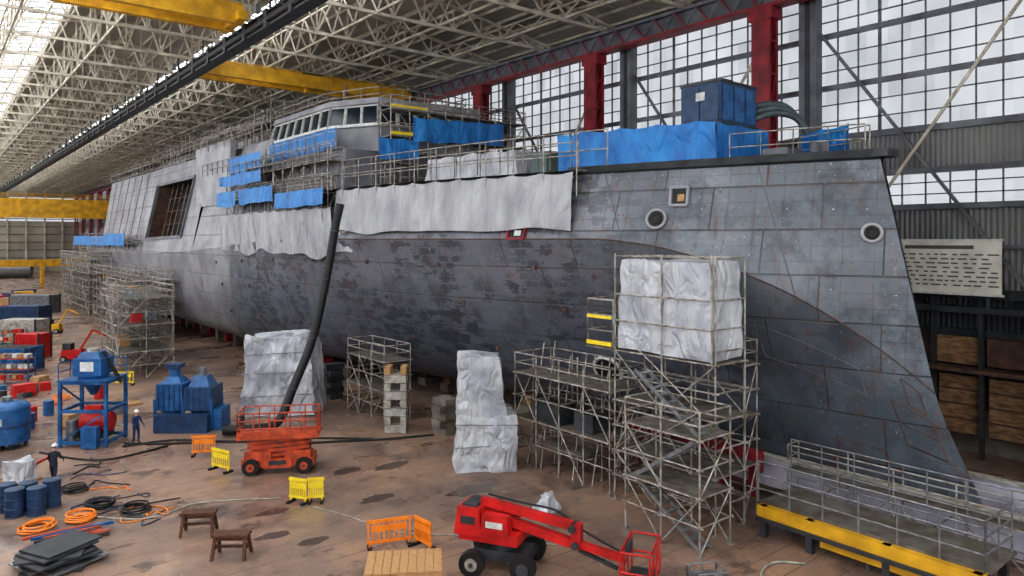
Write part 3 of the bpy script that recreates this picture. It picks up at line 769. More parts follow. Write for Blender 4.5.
# ------------------------------------------------------------ scaffolding towers
root=empty('scaffold_tower',(22.5,16,0))
def att(ob,r): ob.parent=r; ob.matrix_parent_inverse=Matrix.Translation(-r.location)
mb=MB()
scaffold(mb,(22.6,15.9,0),1,2,3,1.9,2.5,2.1,.04,(1,2,3),.7,over=4.0)
scaffold(mb,(20.7,15.2,0),1,2,2,1.8,1.7,2.0,.04,(1,2),.7)
scaffold(mb,(24.9,16.2,0),1,2,3,.9,2.3,2.0,.035,(1,2,3),.4)
for k in range(3):
    y0,y1=(15.4,18.4) if k%2==0 else (18.4,15.4)
    for dx in (0,.6): mb.beam((21.0+dx,y0,k*2.0),(21.0+dx,y1,k*2.0+2.0),.05,.14,'galv_steel')
    for q in range(9): t=(q+.5)/9; mb.box((21.3,y0+(y1-y0)*t,k*2.0+2.0*t),(.6,.22,.04),'galv_steel')
    mb.tube((20.95,y0,k*2+.95),(20.95,y1,k*2+2.95),.025,'scaffold_tube',5)
mb.bb((22.4,20.9,6.3),(24.6,22.4,6.4),'scaffold_deck'); rail(mb,[(22.5,20.9,6.4),(22.5,22.4,6.4),(24.5,22.4,6.4)],2.0,r=.04,step=1.5,mids=3)
mb.bb((22.4,20.95,6.45),(22.46,22.4,6.62),'yellow_plastic'); mb.bb((22.42,20.95,7.6),(22.46,22.4,7.72),'yellow_plastic')
att(mb.build('frame'),root)
mb=MB(TR(23.5,18.35,6.45)); shroud(mb,(1.9,4.6,3.7),'white_wrap',.16,.97); att(mb.build('wrapped_cabin'),root)
mb=MB()
for z in (7.6,8.7): 
    pts=[(22.45,15.95,z),(22.45,20.75,z),(24.55,20.75,z),(24.55,15.95,z),(22.45,15.95,z)]
    for i in range(4): mb.tube(pts[i],pts[i+1],.035,'scaffold_tube',5)
for y in (15.95,18.3,20.75): mb.tube((22.45,y,6.2),(22.45,y,10.4),.035,'scaffold_tube',5)
att(mb.build('cabin_straps'),root)
mb=MB(); scaffold(mb,(22.7,21.3,0),2,4,2,1.2,1.6,2.2,.04,(1,2),.8)
mb.box((23.3,25.5,2.75),(1.0,1.8,.9),'dark_steel'); mb.bb((22.7,23,1.2),(23.9,26,1.3),'scaffold_deck'); mb.box((23.6,23.2,2.7),(1.2,1.2,.8),'dark_steel')
for k in range(6):
    y=21.5+k*1.1; mb.tube((22.8+random.random()*.6,y,0),(23.6+random.random(),y+random.uniform(-.1,.6),5+random.random()*1.5),.035,'scaffold_tube',5)
mb.build('bow_scaffolding')
mb=MB(); scaffold(mb,(11.5,62.5,0),2,3,3,2.0,2.2,2.1,.045,(1,2,3),.7); scaffold(mb,(13.6,70,0),2,4,3,1.8,2.4,2.1,.05,(1,2,3),.6)
for k in range(6): mb.box((12.5+random.random()*2,63.5+k*1.0,2.1*random.choice((1,2,3))+.4),(.8,.8,.7),random.choice(('red_paint','primer_green','cardboard','wood','galv_steel')))
mb.build('midship_scaffolding')
mb=MB(); scaffold(mb,(21.2,38.2,0),1,3,2,1.8,1.6,1.8,.04,(1,2),.8); mb.build('bilge_scaffolding')
mb=MB(); scaffold(mb,(17.5,84,0),2,11,3,1.6,2.5,2.2,.05,(1,2,3),.5); mb.build('bilge_scaffolding')
mb=MB(); scaffold(mb,(18.0,118,0),2,10,4,1.4,2.8,2.0,.06,(1,2,3),.4); mb.build('stern_scaffolding')

mb=MB(TR(17.7,45.0,0,-36)); shroud(mb,(4.8,3.2,4.9),'white_wrap',.4,.84)
for z in (1.2,2.6,3.8): 
    k=1-.16*z/4.9
    for a,b in (((-2.4,-1.58),(2.4,-1.58)),((-2.4,-1.58),(-2.4,1.58))): mb.tube((a[0]*k,a[1]*k,z),(b[0]*k,b[1]*k,z+.2),.03,'galv_steel',5)
mb.build('wrapped_enclosure')
mb=MB(TR(21.0,27.9,0,-32)); shroud(mb,(3.0,2.0,2.6),'white_wrap',.22,.97)
mb.M=TR(20.8,28.1,2.4,-32); shroud(mb,(2.3,1.8,3.0),'white_wrap',.22,.9)
mb.M=TR(21.0,27.9,0,-32); mb.tube((-1.5,-1.05,1.2),(1.5,-1.05,1.3),.025,'galv_steel',5); mb.tube((-1.45,-1.05,2.3),(1.45,-1.05,2.2),.025,'galv_steel',5)
mb.build('wrapped_enclosure')
mb=MB(); pts=[(20.3,42.2,13.2),(19.9,42.2,11.5),(19.3,42.1,8.5),(18.2,41.6,5.0),(16.7,41.0,2.2),(15.6,40.5,.5),(14.2,40.6,.33),(12.8,41.3,.33)]
mb.path(pts,.26,'black_rubber',10,8)
for p in pts[1:5]: mb.ball(p,(.3,.3,.1),'dark_steel',10,6)
mb.build('flexible_air_duct')
mb=MB(TR(20.9,36.2,0,-38))
for k in range(8):
    if k%2: 
        for dx in (-.45,.45): mb.box((dx,0,.24+k*.47),(.34,1.1,.43),'aged_white' if k<7 else 'cardboard')
    else:
        for dy in (-.38,.38): mb.box((0,dy,.24+k*.47),(1.2,.32,.43),'aged_white')
mb.build('support_block_stack')
for (x,y,h,mi) in ((22.9,34.2,2.4,'concrete'),(23.6,32.6,2.2,'wood_old'),(24.2,31.0,2.2,'concrete'),(21.8,46.5,2.6,'dark_steel'),(21.6,50,2.4,'red_steel'),(21.5,54,2.2,'aged_white')):
    mb=MB()
    for k in range(int(h/.4)): mb.box((x,y,.2+k*.4),(1.3 if k%2 else .9,.9 if k%2 else 1.3,.37),mi)
    mb.build('bilge_block')
# bow platform & cradle
mb=MB()
mb.bb((23.9,7.6,.75),(24.2,15.0,1.15),'yellow_paint'); mb.bb((23.8,7.6,.62),(24.3,15.0,.75),'dark_steel'); mb.bb((24.2,7.5,1.15),(26.4,15.0,1.25),'scaffold_deck')
mb.bb((23.95,3.6,.35),(24.15,12.6,.6),'yellow_paint')
for y in (7.8,10.4,13,14.8):
    for x in (24.05,26.2): mb.bb((x-.12,y-.12,0),(x+.12,y+.12,1.15),'dark_steel')
rail(mb,[(24.0,15.0,1.25),(24.0,7.6,1.25)],1.5,'galv_steel',.035,1.3,3); rail(mb,[(24.0,7.6,1.25),(26.3,7.6,1.25)],1.5,'galv_steel',.035,1.1,3); rail(mb,[(26.3,15.0,1.25),(26.3,7.6,1.25)],1.9,'galv_steel',.03,1.3,4)
scaffold(mb,(26.4,7.2,0),1,4,1,.8,2.0,1.9,.035,(1,),.7)
rail(mb,[(26.6,6.4,0),(29.8,6.0,0)],2.6,'galv_steel',.035,1.0,4)
for k in range(9): mb.tube((23.6+.12*k,8+.75*k,.08),(25.8,9.3+.7*k,.9),.04,'galv_steel',5)
mb.build('bow_access_platform')
mb=MB()
for sd in (-1,1): mb.bb((CX+sd*2.0-.1,YB-1.6,.5),(CX+sd*2.0+.1,YB+10.5,1.7),'lavender_paint'); mb.bb((CX+sd*2.0-.2,YB-1.7,1.7),(CX+sd*2.0+.2,YB+10.6,1.8),'aged_white')
mb.bb((CX-2.1,YB-1.8,.5),(CX+2.1,YB-1.6,1.7),'lavender_paint')
mb.bb((CX-2.6,YB+7.5,1.1),(CX-2.3,YB+14.8,2.0),'red_steel')
for k in range(5): mb.bb((CX-2.5,YB+7.8+k*1.6,0),(CX-2.25,YB+8.1+k*1.6,1.1),'red_steel')
for k in range(5): mb.bb((CX-2.2,YB-1+k*3.2,0),(CX+2.2,YB-.4+k*3.2,.5),'rust_steel'); mb.bb((CX-.4,YB-.6+k*3.2+.6,0),(CX+.4,YB+.2+k*3.2+.6,1.2),'wood_old')
mb.bb((CX-3.6,YB+12,.0),(CX-2.8,YB+13,2.2),'red_steel')
mb.build('bow_docking_cradle')

def wheel(mb,c,R,w,ax=(0,1,0),rim='white_paint'):
    c=Vector(c);a=Vector(ax).normalized()
    mb.tube(c-a*w/2,c+a*w/2,R,'black_rubber',18); mb.torus(c+a*w*.35,a,R*.9,R*.12,'black_rubber',18); mb.torus(c-a*w*.35,a,R*.9,R*.12,'black_rubber',18)
    mb.tube(c-a*(w/2+.03),c+a*(w/2+.03),R*.5,rim,12); mb.tube(c-a*(w/2+.06),c+a*(w/2+.06),R*.18,'dark_steel',8)
ang=math.degrees(math.atan2(-4.0,1.9)); bx,by=15.0,18.9
mb=MB(TR(bx,by,0,ang+12))
mb.box((0,0,.55),(1.9,.9,.35),'dark_steel')
for sx in (-.85,.85):
    mb.box((sx,0,.45),(.25,1.5,.2),'dark_steel')
    for sy in (-.85,.85): wheel(mb,(sx,sy,.42),.42,.3,rim='dark_steel' if sx>0 else 'aged_white')
mb.tube((0,0,.7),(0,0,.95),.4,'dark_steel',16)
mb.M=TR(bx,by,0,ang+4)
mb.box((-.35,0,1.15),(2.1,1.15,.35),'red_paint'); mb.box((-1.05,0,1.6),(1.0,1.25,.9),'red_paint',top=(.8,.92)); mb.box((-.1,.42,1.6),(1.0,.35,.6),'red_paint',top=(.9,.9)); mb.box((-.1,-.42,1.6),(1.0,.35,.6),'red_paint',top=(.9,.9))
mb.box((-.1,-.61,1.6),(.6,.02,.2),'white_paint'); mb.box((-1.05,-.61,1.65),(.5,.04,.25),'dark_steel'); mb.box((-1.05,0,2.08),(.5,.9,.1),'dark_steel')
mb.beam((-.9,0,1.8),(2.6,0,1.15),.26,.28,'red_paint'); mb.beam((-.8,0,2.15),(2.4,0,1.75),.24,.26,'red_paint'); 
mb.tube((-.6,.22,1.55),(1.3,.22,1.25),.07,'galv_steel',8)
mb.box((2.55,0,1.45),(.3,.4,.75),'red_paint'); mb.tube((2.55,-.3,1.2),(2.55,.3,1.2),.12,'dark_steel',10); mb.tube((2.45,-.3,1.72),(2.45,.3,1.72),.12,'dark_steel',10)
mb.beam((2.5,0,1.2),(4.1,0,.95),.2,.22,'red_paint'); mb.beam((2.6,0,1.0),(3.9,0,.6),.1,.1,'dark_steel')
mb.path([(-.6,.1,2.35),(.6,.15,2.2),(1.8,.15,2.1),(2.5,.15,1.7),(3.2,.1,1.4),(4.0,.1,1.1)],.035,'black_rubber')
mb.box((4.6,0,.35),(.9,1.7,.08),'dark_steel')
for x in (4.15,5.05):
    for y in (-.85,-.3,.3,.85): mb.tube((x,y,.35),(x,y,1.5),.03,'red_paint',6)
for z in (.9,1.5):
    for x in (4.15,5.05): mb.tube((x,-.85,z),(x,.85,z),.035,'red_paint',6)
    for y in (-.85,.85): mb.tube((4.15,y,z),(5.05,y,z),.035,'red_paint',6)
mb.box((4.2,0,1.35),(.2,.6,.3),'dark_steel')
for y in (-.7,.7): mb.box((4.6,y,.16),(.15,.15,.32),'dark_steel')
mb.build('boom_lift')
mb=MB(TR(13.1,33.7,0,-30))
mb.box((0,0,.5),(3.3,1.3,.4),'orange_paint',top=(1,.95))
for sx in (-1.2,1.2):
    for sy in (-.75,.75): wheel(mb,(sx,sy,.38),.38,.28,rim='orange_paint')
mb.box((0,-.68,.5),(1.3,.2,.42),'orange_paint'); mb.box((0,-.8,.55),(.8,.02,.2),'dark_steel')
for sx in (-.9,.9): mb.box((sx,-.55,.85),(1.2,.35,.4),'orange_paint'); 
for k in range(4):
    z0=.75+k*.22
    for sy in (-.5,.5):
        mb.beam((-1.4,sy,z0),(1.4,sy,z0+.22),.07,.14,'orange_paint'); mb.beam((1.4,sy*.85,z0),(-1.4,sy*.85,z0+.22),.07,.14,'orange_paint')
mb.box((0,0,1.72),(3.7,1.6,.16),'orange_paint')
rail(mb,[(-1.8,-.75,1.77),(1.8,-.75,1.77),(1.8,.75,1.77),(-1.8,.75,1.77),(-1.8,-.75,1.77)],1.1,'orange_paint',.035,.7,3)
mb.box((0,-.78,1.92),(3.6,.03,.2),'orange_paint'); mb.box((-1.8,.2,2.4),(.15,.5,.4),'dark_steel')
mb.build('scissor_lift')
mb=MB(TR(7.0,44.5,0,-38))
for sx in (-1.2,1.2):
    for sy in (-1.0,1.0): mb.box((sx,sy,1.7),(.16,.16,3.4),'blue_paint')
for z in (.25,1.9,3.4):
    for sy in (-1.0,1.0): mb.box((0,sy,z),(2.5,.12,.16),'blue_paint')
    for sx in (-1.2,1.2): mb.box((sx,0,z),(.12,2.0,.16),'blue_paint')
mb.beam((-1.2,-1,.3),(1.2,-1,1.85),.07,.07,'blue_paint'); mb.beam((-1.2,-1,3.3),(-1.2,1,2),.07,.07,'blue_paint')
mb.box((0,0,3.5),(2.6,2.2,.08),'blue_paint')
mb.tube((0,0,2.6),(0,0,3.7),.15,'blue_paint',14,.8); mb.box((0,0,4.15),(1.5,1.3,.9),'blue_paint'); mb.box((0,0,4.75),(1.3,1.1,.35),'blue_paint',top=(.7,.7)); mb.box((0,-.66,4.2),(.7,.02,.5),'white_paint'); mb.tube((0,0,4.9),(0,0,5.1),.3,'aged_white',12)
mb.tube((.5,0,4.9),(1.4,.2,3.2),.1,'black_rubber',8)
mb.tube((-.5,0,1.15),(.9,0,1.15),.55,'red_paint',16); mb.ball((.9,0,1.15),(.2,.55,.55),'red_paint'); mb.box((.2,0,.5),(1.4,.8,.3),'dark_steel'); mb.box((.1,0,1.85),(.9,.5,.35),'red_paint')
mb.tube((-.9,-.5,.0),(-.9,-.5,1.3),.25,'galv_steel',12); mb.box((.5,-1.2,.6),(.8,.4,1.1),'blue_paint'); mb.box((-1.0,.5,.7),(.5,.8,1.0),'dark_steel')
rail(mb,[(-1.25,-1.05,3.54),(-1.25,1.05,3.54),(1.25,1.05,3.54)],.9,'blue_paint',.03,1.0)
mb.build('abrasive_blasting_unit')
mb=MB(TR(11.9,44.6,0,-38))
for sx in (-1.6,0,1.6):
    for sy in (-.8,.8): mb.box((sx,sy,.9),(.14,.14,1.8),'blue_paint')
mb.box((-.8,0,1.9),(1.5,1.6,1.5),'blue_paint'); mb.box((.85,0,1.8),(1.6,1.7,1.3),'navy_paint'); 
for x in (-.8,.85):
    P=[(x-.7,-.75,1.3),(x+.7,-.75,1.3),(x+.7,.75,1.3),(x-.7,.75,1.3),(x-.2,-.2,.5),(x+.2,-.2,.5),(x+.2,.2,.5),(x-.2,.2,.5)]
    mb.add(P,[(0,1,5,4),(1,2,6,5),(2,3,7,6),(3,0,4,7),(4,5,6,7)],'blue_paint')
for q in range(5): mb.box((-1.4+q*.3,-.83,1.9),(.06,.05,1.4),'navy_paint'); mb.box((.2+q*.33,-.88,1.8),(.06,.05,1.25),'blue_paint')
mb.box((-.8,0,2.8),(1.3,1.3,.4),'blue_paint',top=(.5,.5)); mb.tube((-.8,0,2.95),(-.8,0,3.5),.3,'blue_paint',14); mb.box((.8,0,2.75),(1.2,1.2,.6),'blue_paint',top=(.6,.6)); mb.tube((.8,0,3.0),(.8,0,3.5),.2,'galv_steel',10); mb.box((-.8,0,3.6),(.8,.8,.25),'navy_paint')
mb.box((.1,-1.1,.5),(3.0,.6,1.0),'navy_paint'); mb.box((1.9,0,.6),(.5,1.4,1.2),'blue_paint')
mb.build('dust_collector')
mb=MB(TR(3.3,46.5,0,-30)); mb.tube((0,0,.3),(0,0,2.1),1.05,'blue_paint',24); mb.ball((0,0,2.1),(1.05,1.05,.35),'blue_paint',24,5,0.0); mb.tube((0,0,2.4),(0,0,2.65),.25,'galv_steel',12)
for a in range(4): mb.box((.85*math.cos(a*1.57+.7),.85*math.sin(a*1.57+.7),.2),(.15,.15,.4),'dark_steel')
mb.torus((0,0,1.2),(0,0,1),1.06,.04,'navy_paint',24); mb.box((0,-1.03,1.5),(.5,.1,.35),'white_paint')
mb.build('blue_storage_tank')
def drum(name,x,y,mi,h=.9,R=.3):
    mb=MB(TR(x,y)); mb.tube((0,0,0),(0,0,h),R,mi,20)
    for z in (.03,h*.33,h*.66,h-.02): mb.torus((0,0,z),(0,0,1),R,.02,mi,20)
    mb.disc((0,0,h+.002),(0,0,1),R*.9,mi); mb.tube((R*.5,0,h),(R*.5,0,h+.04),.05,'galv_steel',8); mb.build(name)
for (x,y) in ((2.7,34.6),(3.4,34.3),(3.2,35.2),(4.0,35.0),(2.5,35.5)): drum('blue_drum',x,y,'navy_paint',1.1,.33)
for (x,y,mi) in ((4.9,52,'red_paint'),(5.9,53.2,'blue_paint'),(9.2,56.5,'red_paint'),(3.8,49.8,'blue_paint'),(4.6,50.1,'blue_paint')): drum('oil_drum',x,y,mi)
for (x,y,a) in ((7.9,28.3,-30),(8.2,25.5,-38)):
    mb=MB(TR(x,y,0,a)); mb.box((0,0,.78),(1.25,.5,.09),'stool_brown')
    for sx in (-.5,.5):
        for sy in (-1,1): mb.beam((sx,sy*.15,.75),(sx*1.12,sy*.36,.0),.1,.1,'stool_brown')
        mb.box((sx*1.05,0,.35),(.08,.5,.09),'stool_brown')
    mb.box((0,0,.35),(1.0,.08,.09),'stool_brown'); mb.box((0,0,.66),(1.1,.3,.12),'stool_brown'); mb.build('trestle_sawhorse')
mb=MB(TR(11.35,19.2,0,-33)); mb.box((0,0,.6),(2.3,1.5,1.0),'wood')
for k in range(9): mb.box((-1.02+k*.255,0,1.12),(.24,1.6,.05),'wood')
for sx in (-1.1,0,1.1):
    for sy in (-.78,.78): mb.box((sx,sy,.6),(.12,.06,1.05),'wood')
for z in (.15,1.02):
    for sy in (-.8,.8): mb.box((0,sy,z),(2.35,.05,.12),'wood')
for sy in (-.6,0,.6): mb.box((0,sy,.05),(2.3,.1,.1),'wood')
mb.build('wooden_crate')
def barrier(x,y,a,mi,L=1.6):
    mb=MB(TR(x,y,0,a))
    mb.box((0,0,.98),(L,.05,.12),mi); mb.box((0,0,.25),(L,.05,.1),mi)
    for k in range(9): mb.box((-L/2+.06+k*(L-.12)/8,0,.6),(.05,.045,.75),mi)
    mb.box((0,0,.72),(L*.8,.04,.22),mi)
    for sx in (-L/2+.1,L/2-.1): mb.box((sx,0,.05),(.12,.5,.1),'black_rubber'); mb.box((sx,0,.15),(.06,.06,.25),mi)
    mb.build('safety_barrier')
barrier(12.8,22.7,-20,'orange_plastic',1.6); barrier(13.7,21.9,-85,'orange_plastic',1.0); barrier(12.0,28.9,-60,'yellow_plastic',.9); barrier(12.6,28.5,-30,'yellow_plastic',.7)
barrier(10.8,35.2,-70,'yellow_plastic',1.3); barrier(11.2,60.6,-35,'yellow_plastic',2.2); barrier(10.9,38.2,-30,'orange_plastic',1.2)
mb=MB(TR(19.3,13.9,0,-30)); mb.box((0,0,.2),(1.0,.8,.1),'galv_steel'); 
for sx in (-.45,.45):
    for sy in (-.35,.35): mb.box((sx,sy,.12),(.1,.1,.24),'dark_steel')
rail(mb,[(-.5,-.4,.25),(.5,-.4,.25),(.5,.4,.25),(-.5,.4,.25),(-.5,-.4,.25)],.25,'galv_steel',.03,.5,1); mb.build('steel_pallet')
mb=MB(TR(19.3,21.7,0,20)); shroud(mb,(1.3,1.0,.8),'white_wrap',.35,.5,.1,1.6,1.5); mb.build('plastic_sheet_bundle')
mb=MB(TR(3.3,39.3,0,20)); mb.box((0,0,.07),(1.3,1.1,.14),'wood_old'); mb.M=TR(3.3,39.3,.14,20); shroud(mb,(1.1,1.0,.9),'white_wrap',.2,.85,.1,1.6); mb.build('bulk_bag')
mb=MB()
for pts,r,mi in (
 ([(8.2,43.0,.06),(10,41.5,.06),(12.9,39.8,.06),(15.2,37.4,.06),(17.5,36.0,.06),(19.5,34.9,.06),(22,34.0,.06)],.06,'black_rubber'),
 ([(8.0,42.4,.06),(10.5,42.0,.06),(13.4,39.2,.06),(16,38.0,.06),(19,35.4,.06)],.05,'black_rubber'),
 ([(4.5,44,.05),(5.8,41.5,.05),(7.2,40.4,.05),(9.9,41.1,.05)],.05,'black_rubber'),
 ([(12.3,28.0,.03),(12.9,26.3,.03),(13.4,24.5,.03),(14.0,23.2,.03),(15.8,21.4,.03),(17.5,19,.03)],.025,'aged_white'),
 ([(4.4,33.5,.05),(6.0,31.4,.05),(7.2,30.9,.05),(8.8,31.4,.05),(11.6,29.8,.05)],.025,'aged_white'),
 ([(20.5,12.6,.05),(21.3,13.2,.05),(22.3,13.3,.05),(23.0,12.6,.05)],.04,'aged_white'),
 ([(2.8,41.5,.05),(3.8,40.7,.05),(4.2,42.0,.05),(5.2,43.2,.05)],.05,'red_paint')):
    mb.path(pts,r,mi)
for q in range(12):
    x,y=4.6+random.random()*1.5,31.5+random.random()*9; pts=[]
    for k in range(6):
        pts.append((x,y,.03)); x+=random.uniform(-.3,.9); y+=random.uniform(-1.1,.8)
    mb.path(pts,.025,random.choice(('black_rubber','black_rubber','orange_plastic','dark_steel','navy_paint')),5)
mb.build('floor_hoses')
def coil(x,y,mi,R=.5,n=4):
    mb=MB()
    for k in range(n): mb.torus((x+random.uniform(-.12,.12),y+random.uniform(-.12,.12),.05+k*.06),(random.uniform(-.06,.06),random.uniform(-.06,.06),1),R*random.uniform(.75,1.15),.035,mi,22)
    mb.build('hose_coil')
for x,y,mi in ((5.6,33.6,'black_rubber'),(4.7,32.6,'orange_plastic'),(6.5,32.2,'black_rubber'),(3.2,32.5,'orange_plastic'),(5.0,36.4,'black_rubber'),(6.5,56.3,'orange_plastic'),(7.2,57.9,'orange_plastic')): coil(x,y,mi)
mb=MB()
for k in range(9): mb.box((3.5+random.uniform(-.3,.3),28.6+random.uniform(-.3,.3),.04+k*.07),(1.9,1.5,.06),random.choice(('dark_steel','galv_steel','dark_steel')),rz=random.uniform(-.6,.6))
mb.build('steel_plate_pile')
mb=MB()
for k in range(7): mb.beam((2.4+random.random(),30.3+k*.12,.08+k*.03),(4.6+random.random(),30.2+k*.12,.1+k*.03),.12,.1,random.choice(('orange_paint','dark_steel','rust_steel','blue_paint')))
mb.build('steel_bar_bundle')
mb=MB()
for k in range(5): mb.box((1.0+random.random()*.8,32.2+k*.6,.25),(.8,.5,.5),random.choice(('cardboard','rust_steel','navy_paint','dark_steel')),rz=random.random()*.4)
mb.build('parts_boxes')
for (x,y,a) in ((9.0,50.2,-20),(10.5,53.0,10),(6.6,49.2,30),(14.6,51.8,0)):
    mb=MB(TR(x,y,0,a))
    for k in range(6): mb.box((-.5+k*.2,0,.13),(.14,.85,.03),'wood')
    for sy in (-.38,0,.38): mb.box((0,sy,.06),(1.15,.1,.12),'wood')
    if random.random()<.8: mb.box((0,0,.45),(.95,.75,.6),random.choice(('cardboard','blue_paint','galv_steel')),top=(.95,.95))
    mb.build('wooden_pallet')
def container(name,x,y,a,size,mi,open_=False):
    L_,W,H=size; mb=MB(TR(x,y,0,a))
    mb.box((0,0,H/2+.1),(L_,W,H),mi); 
    n=int(L_/.3)
    for k in range(n):
        for sy in (-1,1): mb.box((-L_/2+(k+.5)*L_/n,sy*(W/2+.02),H/2+.1),(L_/n*.5,.06,H*.85),mi)
    for sx in (-1,1):
        for sy in (-1,1): mb.box((sx*L_/2,sy*W/2,H/2+.1),(.15,.15,H+.2),'dark_steel')
    if open_: mb.box((0,0,H+.06),(L_*.9,W*.9,.1),'interior_dark')
    mb.build(name)
container('blue_skip',5.6,73.0,-40,(3.6,2.2,1.9),'blue_paint',True)
container('red_container',7.6,79.5,-40,(2.2,1.8,2.2),'red_paint')
container('white_container',8.0,92,-40,(4.0,2.4,2.4),'aged_white')
container('blue_container',9.5,108,-40,(5,2.4,2.6),'navy_paint')
container('grey_container',12.5,128,-40,(6,2.4,2.6),'galv_steel')
for (x,y,mi) in ((10.2,75,'red_paint'),(11.4,99,'yellow_paint')):
    mb=MB(TR(x,y,0,-30)); mb.box((0,0,.7),(1.8,1.0,.8),mi,top=(.9,.9)); 
    for sx in (-.6,.6):
        for sy in (-.55,.55): wheel(mb,(sx,sy,.28),.28,.15)
    mb.beam((.6,0,1.1),(1.6,0,2.8),.15,.15,mi); mb.beam((1.6,0,2.8),(2.8,0,2.2),.12,.12,mi); mb.box((-.4,0,1.35),(.7,.8,.6),'dark_steel'); mb.build('mobile_shop_crane')
mb=MB(TR(17,245,0,-10)); 
for k in range(2): mb.tube((-4,k*5,2.6),(6,k*5,2.6),2.4,'galv_steel',20); mb.box((1,k*5,.3),(8,2,.6),'dark_steel')
mb.build('steel_pipe_sections')
mb=MB()
for k in range(32):
    y=random.uniform(134,164); x=.065*y+random.uniform(1,5)
    s=random.uniform(.8,2.0); mb.box((x,y,s/2),(s*random.uniform(.8,2),s,s),random.choice(('cardboard','red_paint','navy_paint','galv_steel','primer_light','rust_steel','concrete','dark_steel','yellow_paint')),rz=random.random())
mb.build('stored_materials')
mb=MB()
for k in range(12):
    x=3.8+random.uniform(0,3.2);y=60+random.uniform(0,4)
    s=random.uniform(.3,.9); mb.box((x,y,s/2),(s*random.uniform(.8,1.6),s,s),random.choice(('cardboard','red_paint','blue_paint','galv_steel','dark_steel')),rz=random.random(),top=(.9,.9))
mb.build('tool_boxes')
for (x,y) in ((6.4,85),(5.3,66.5)):
    mb=MB(TR(x,y,0,-40))
    for sx in (-1.2,1.2):
        for sy in (-.4,.4): mb.box((sx,sy,1.1),(.08,.08,2.2),'blue_paint')
    for z in (.3,1.1,1.9):
        mb.box((0,0,z),(2.4,.8,.06),'orange_paint')
        for k in range(5): mb.box((-.9+k*.45,0,z+.2),(.35,.5,.3),random.choice(('cardboard','white_paint','red_paint','galv_steel')))
    mb.build('storage_rack')
for (x,y,R) in ((9.9,26.3,.45),(10.8,28.6,.4),(10.9,24.9,.4),(14.8,27.3,.55),(17.5,30.8,.6),(18.7,25.6,.8),(15.5,31.5,.5),(18.0,24.0,.6)):
    mb=MB(); n=40
    mb.add([(x+1.5*R*math.cos(t)*(1+.6*noise.noise(Vector((x+math.cos(t)*1.2,y+math.sin(t)*1.2,0)))),y+R*.7*math.sin(t)*(1+.6*noise.noise(Vector((x+math.cos(t)*1.2,y+math.sin(t)*1.2,1)))),.004) for t in [2*math.pi*i/n for i in range(n)]],[tuple(range(n))],'stain'); mb.build('floor_stain')

# ------------------------------------------------------------ people
def height_mat(name,stops):
    m=bpy.data.materials.new(name); m.use_nodes=True; nt=m.node_tree; b=nt.nodes['Principled BSDF']; b.inputs['Roughness'].default_value=.8
    tc=nt.nodes.new('ShaderNodeTexCoord'); s=nt.nodes.new('ShaderNodeSeparateXYZ'); nt.links.new(tc.outputs['Object'],s.inputs[0])
    mr=nt.nodes.new('ShaderNodeMapRange'); mr.inputs[2].default_value=2.0; nt.links.new(s.outputs['Z'],mr.inputs[0])
    r=nt.nodes.new('ShaderNodeValToRGB'); r.color_ramp.interpolation='CONSTANT'
    r.color_ramp.elements[0].color=lin(stops[0][1]); r.color_ramp.elements[0].position=0
    r.color_ramp.elements[1].color=lin(stops[1][1]); r.color_ramp.elements[1].position=stops[1][0]/2
    for z,c in stops[2:]:
        e=r.color_ramp.elements.new(z/2); e.color=lin(c)
    nt.links.new(mr.outputs[0],r.inputs[0]); nt.links.new(r.outputs[0],b.inputs['Base Color']); return m
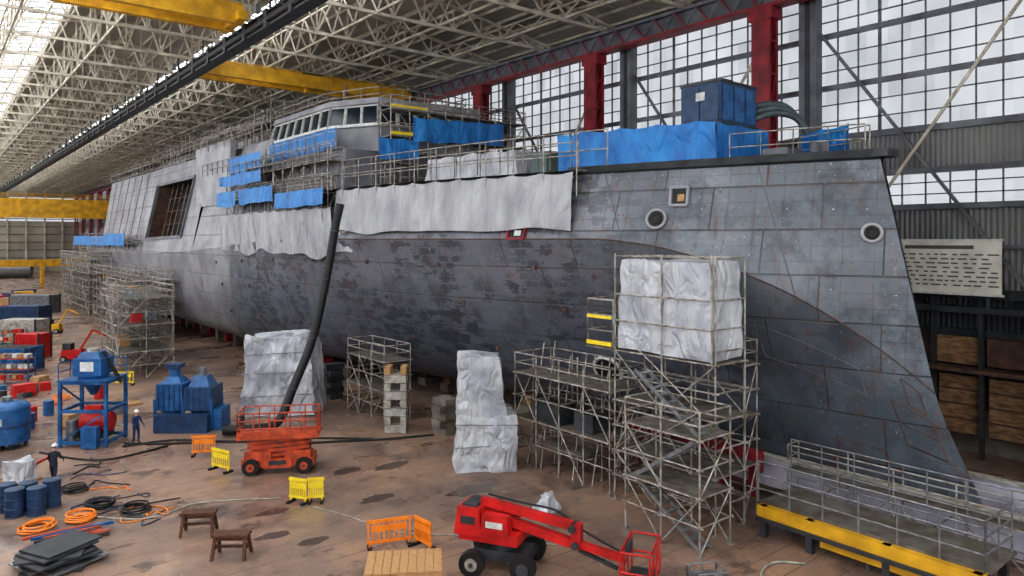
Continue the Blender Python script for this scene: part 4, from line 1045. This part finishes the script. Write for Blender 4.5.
def worker(x,y,deg,stride,arm,lean,mat,helm):
    root=empty('shipyard_worker',(x,y,0)); root.rotation_euler=(0,0,math.radians(deg))
    V=[];R=[];E=[]
    def add(p,r,par=None):
        V.append(p);R.append(r)
        if par is not None: E.append((par,len(V)-1))
        return len(V)-1
    l=lean
    pel=add((0,0,.93),(.155,.11)); sp=add((0,-l*.3,1.12),(.14,.105),pel); ch=add((0,-l*.8,1.34),(.165,.12),sp); nk=add((0,-l,1.49),(.06,.06),ch); hb=add((0,-l*1.15,1.57),(.06,.065),nk)
    for sx in (-1,1):
        st=stride*sx
        hip=add((sx*.1,0,.86),(.09,.095),pel); kn=add((sx*.11,-st*.5-.03,.48),(.062,.065),hip); an=add((sx*.11,-st+ .02,.1),(.043,.045),kn); add((sx*.115,-st-.03,.045),(.045,.04),an); add((sx*.12,-st-.16,.04),(.045,.035),len(V)-1)
        sh=add((sx*.19,-l*.9,1.41),(.06,.06),ch); a=arm[0] if sx<0 else arm[1]
        el=add((sx*.25,-l*.9-a*.12,1.14),(.046,.046),sh); wr=add((sx*.24,-l*.9-a*.42,.92+a*.2),(.03,.03),el); pm=add((sx*.24,-l*.9-a*.5,.85+a*.22),(.038,.02),wr)
        for k in range(4):
            o=(k-1.5)*.02; le=(.075,.085,.08,.06)[k]
            f1=add((sx*.24,-l*.9-a*.5-.01+o,.80+a*.22),(.009,.009),pm); add((sx*.235,-l*.9-a*.5-.015+o,.80-le*.55+a*.22),(.008,.008),f1); add((sx*.225,-l*.9-a*.5-.02+o,.80-le+a*.22),(.007,.007),len(V)-1)
        t1=add((sx*.22,-l*.9-a*.5-.045,.84+a*.22),(.011,.011),pm); add((sx*.21,-l*.9-a*.5-.06,.80+a*.22),(.009,.009),t1)
    me=bpy.data.meshes.new('body'); me.from_pydata(V,E,[]); ob=bpy.data.objects.new('body',me); sc.collection.objects.link(ob); ob.parent=root
    ob.modifiers.new('Skin','SKIN'); me.materials.append(mat)
    for i,r in enumerate(R): me.skin_vertices[0].data[i].radius=r
    me.skin_vertices[0].data[0].use_root=True
    sb=ob.modifiers.new('Sub','SUBSURF'); sb.levels=2; sb.render_levels=2
    ob.modifiers['Skin'].use_smooth_shade=True
    mb=MB(); h=Vector((0,-l*1.25-.01,1.655))
    mb.ball(h,(.078,.098,.118),'skin',16,12); mb.tube(h+Vector((0,-.09,.02)),h+Vector((0,-.122,-.02)),.01,'skin',6,.018); mb.ball(h+Vector((0,-.085,-.055)),(.028,.015,.009),'red_steel',8,5)
    for s in (-1,1):
        mb.ball(h+Vector((s*.031,-.088,.012)),(.014,.01,.009),'white_paint',8,5); mb.ball(h+Vector((s*.031,-.097,.012)),(.006,.004,.006),'black_rubber',6,4); mb.ball(h+Vector((s*.08,0,0)),(.012,.022,.032),'skin',8,6)
    mb.ball(h+Vector((0,.012,.012)),(.084,.096,.118),'hair',16,8,-.2); o=mb.build('head',root)
    mb=MB(); mb.ball(h+Vector((0,.005,.045)),(.112,.132,.12),helm,18,8,0.0); mb.tube(h+Vector((0,-.01,.042)),h+Vector((0,-.01,.052)),.128,helm,18); mb.box(h+Vector((0,-.13,.047)),(.16,.07,.012),helm); mb.box(h+Vector((0,0,.16)),(.03,.16,.02),helm); mb.build('helmet',root)
wm1=height_mat('worker_clothes_dark',[(0,(25,22,20)),(.12,(34,38,52)),(.95,(30,34,46)),(1.5,(200,150,125))])
wm2=height_mat('worker_clothes_blue',[(0,(25,22,20)),(.12,(30,44,80)),(.92,(34,54,96)),(1.5,(200,150,125))])
worker(4.4,38.0,150,.22,(.7,.3),.08,wm1,'helmet_white')
worker(8.75,42.9,20,.06,(.5,.6),.03,wm2,'helmet_white')

# ------------------------------------------------------------ light, world, camera
w=bpy.data.worlds.new('sky'); sc.world=w; w.use_nodes=True; bg=w.node_tree.nodes['Background']; bg.inputs[0].default_value=(.94,.97,1,1); bg.inputs[1].default_value=4.4
cam=bpy.data.cameras.new('camera'); co=bpy.data.objects.new('camera',cam); sc.collection.objects.link(co); sc.camera=co
cam.sensor_width=36; cam.lens=36*720/1024; cam.shift_y=-49/1024; cam.clip_end=1000
co.location=(0,0,11); co.rotation_euler=(math.radians(90),0,math.radians(-39.1))
print('done')
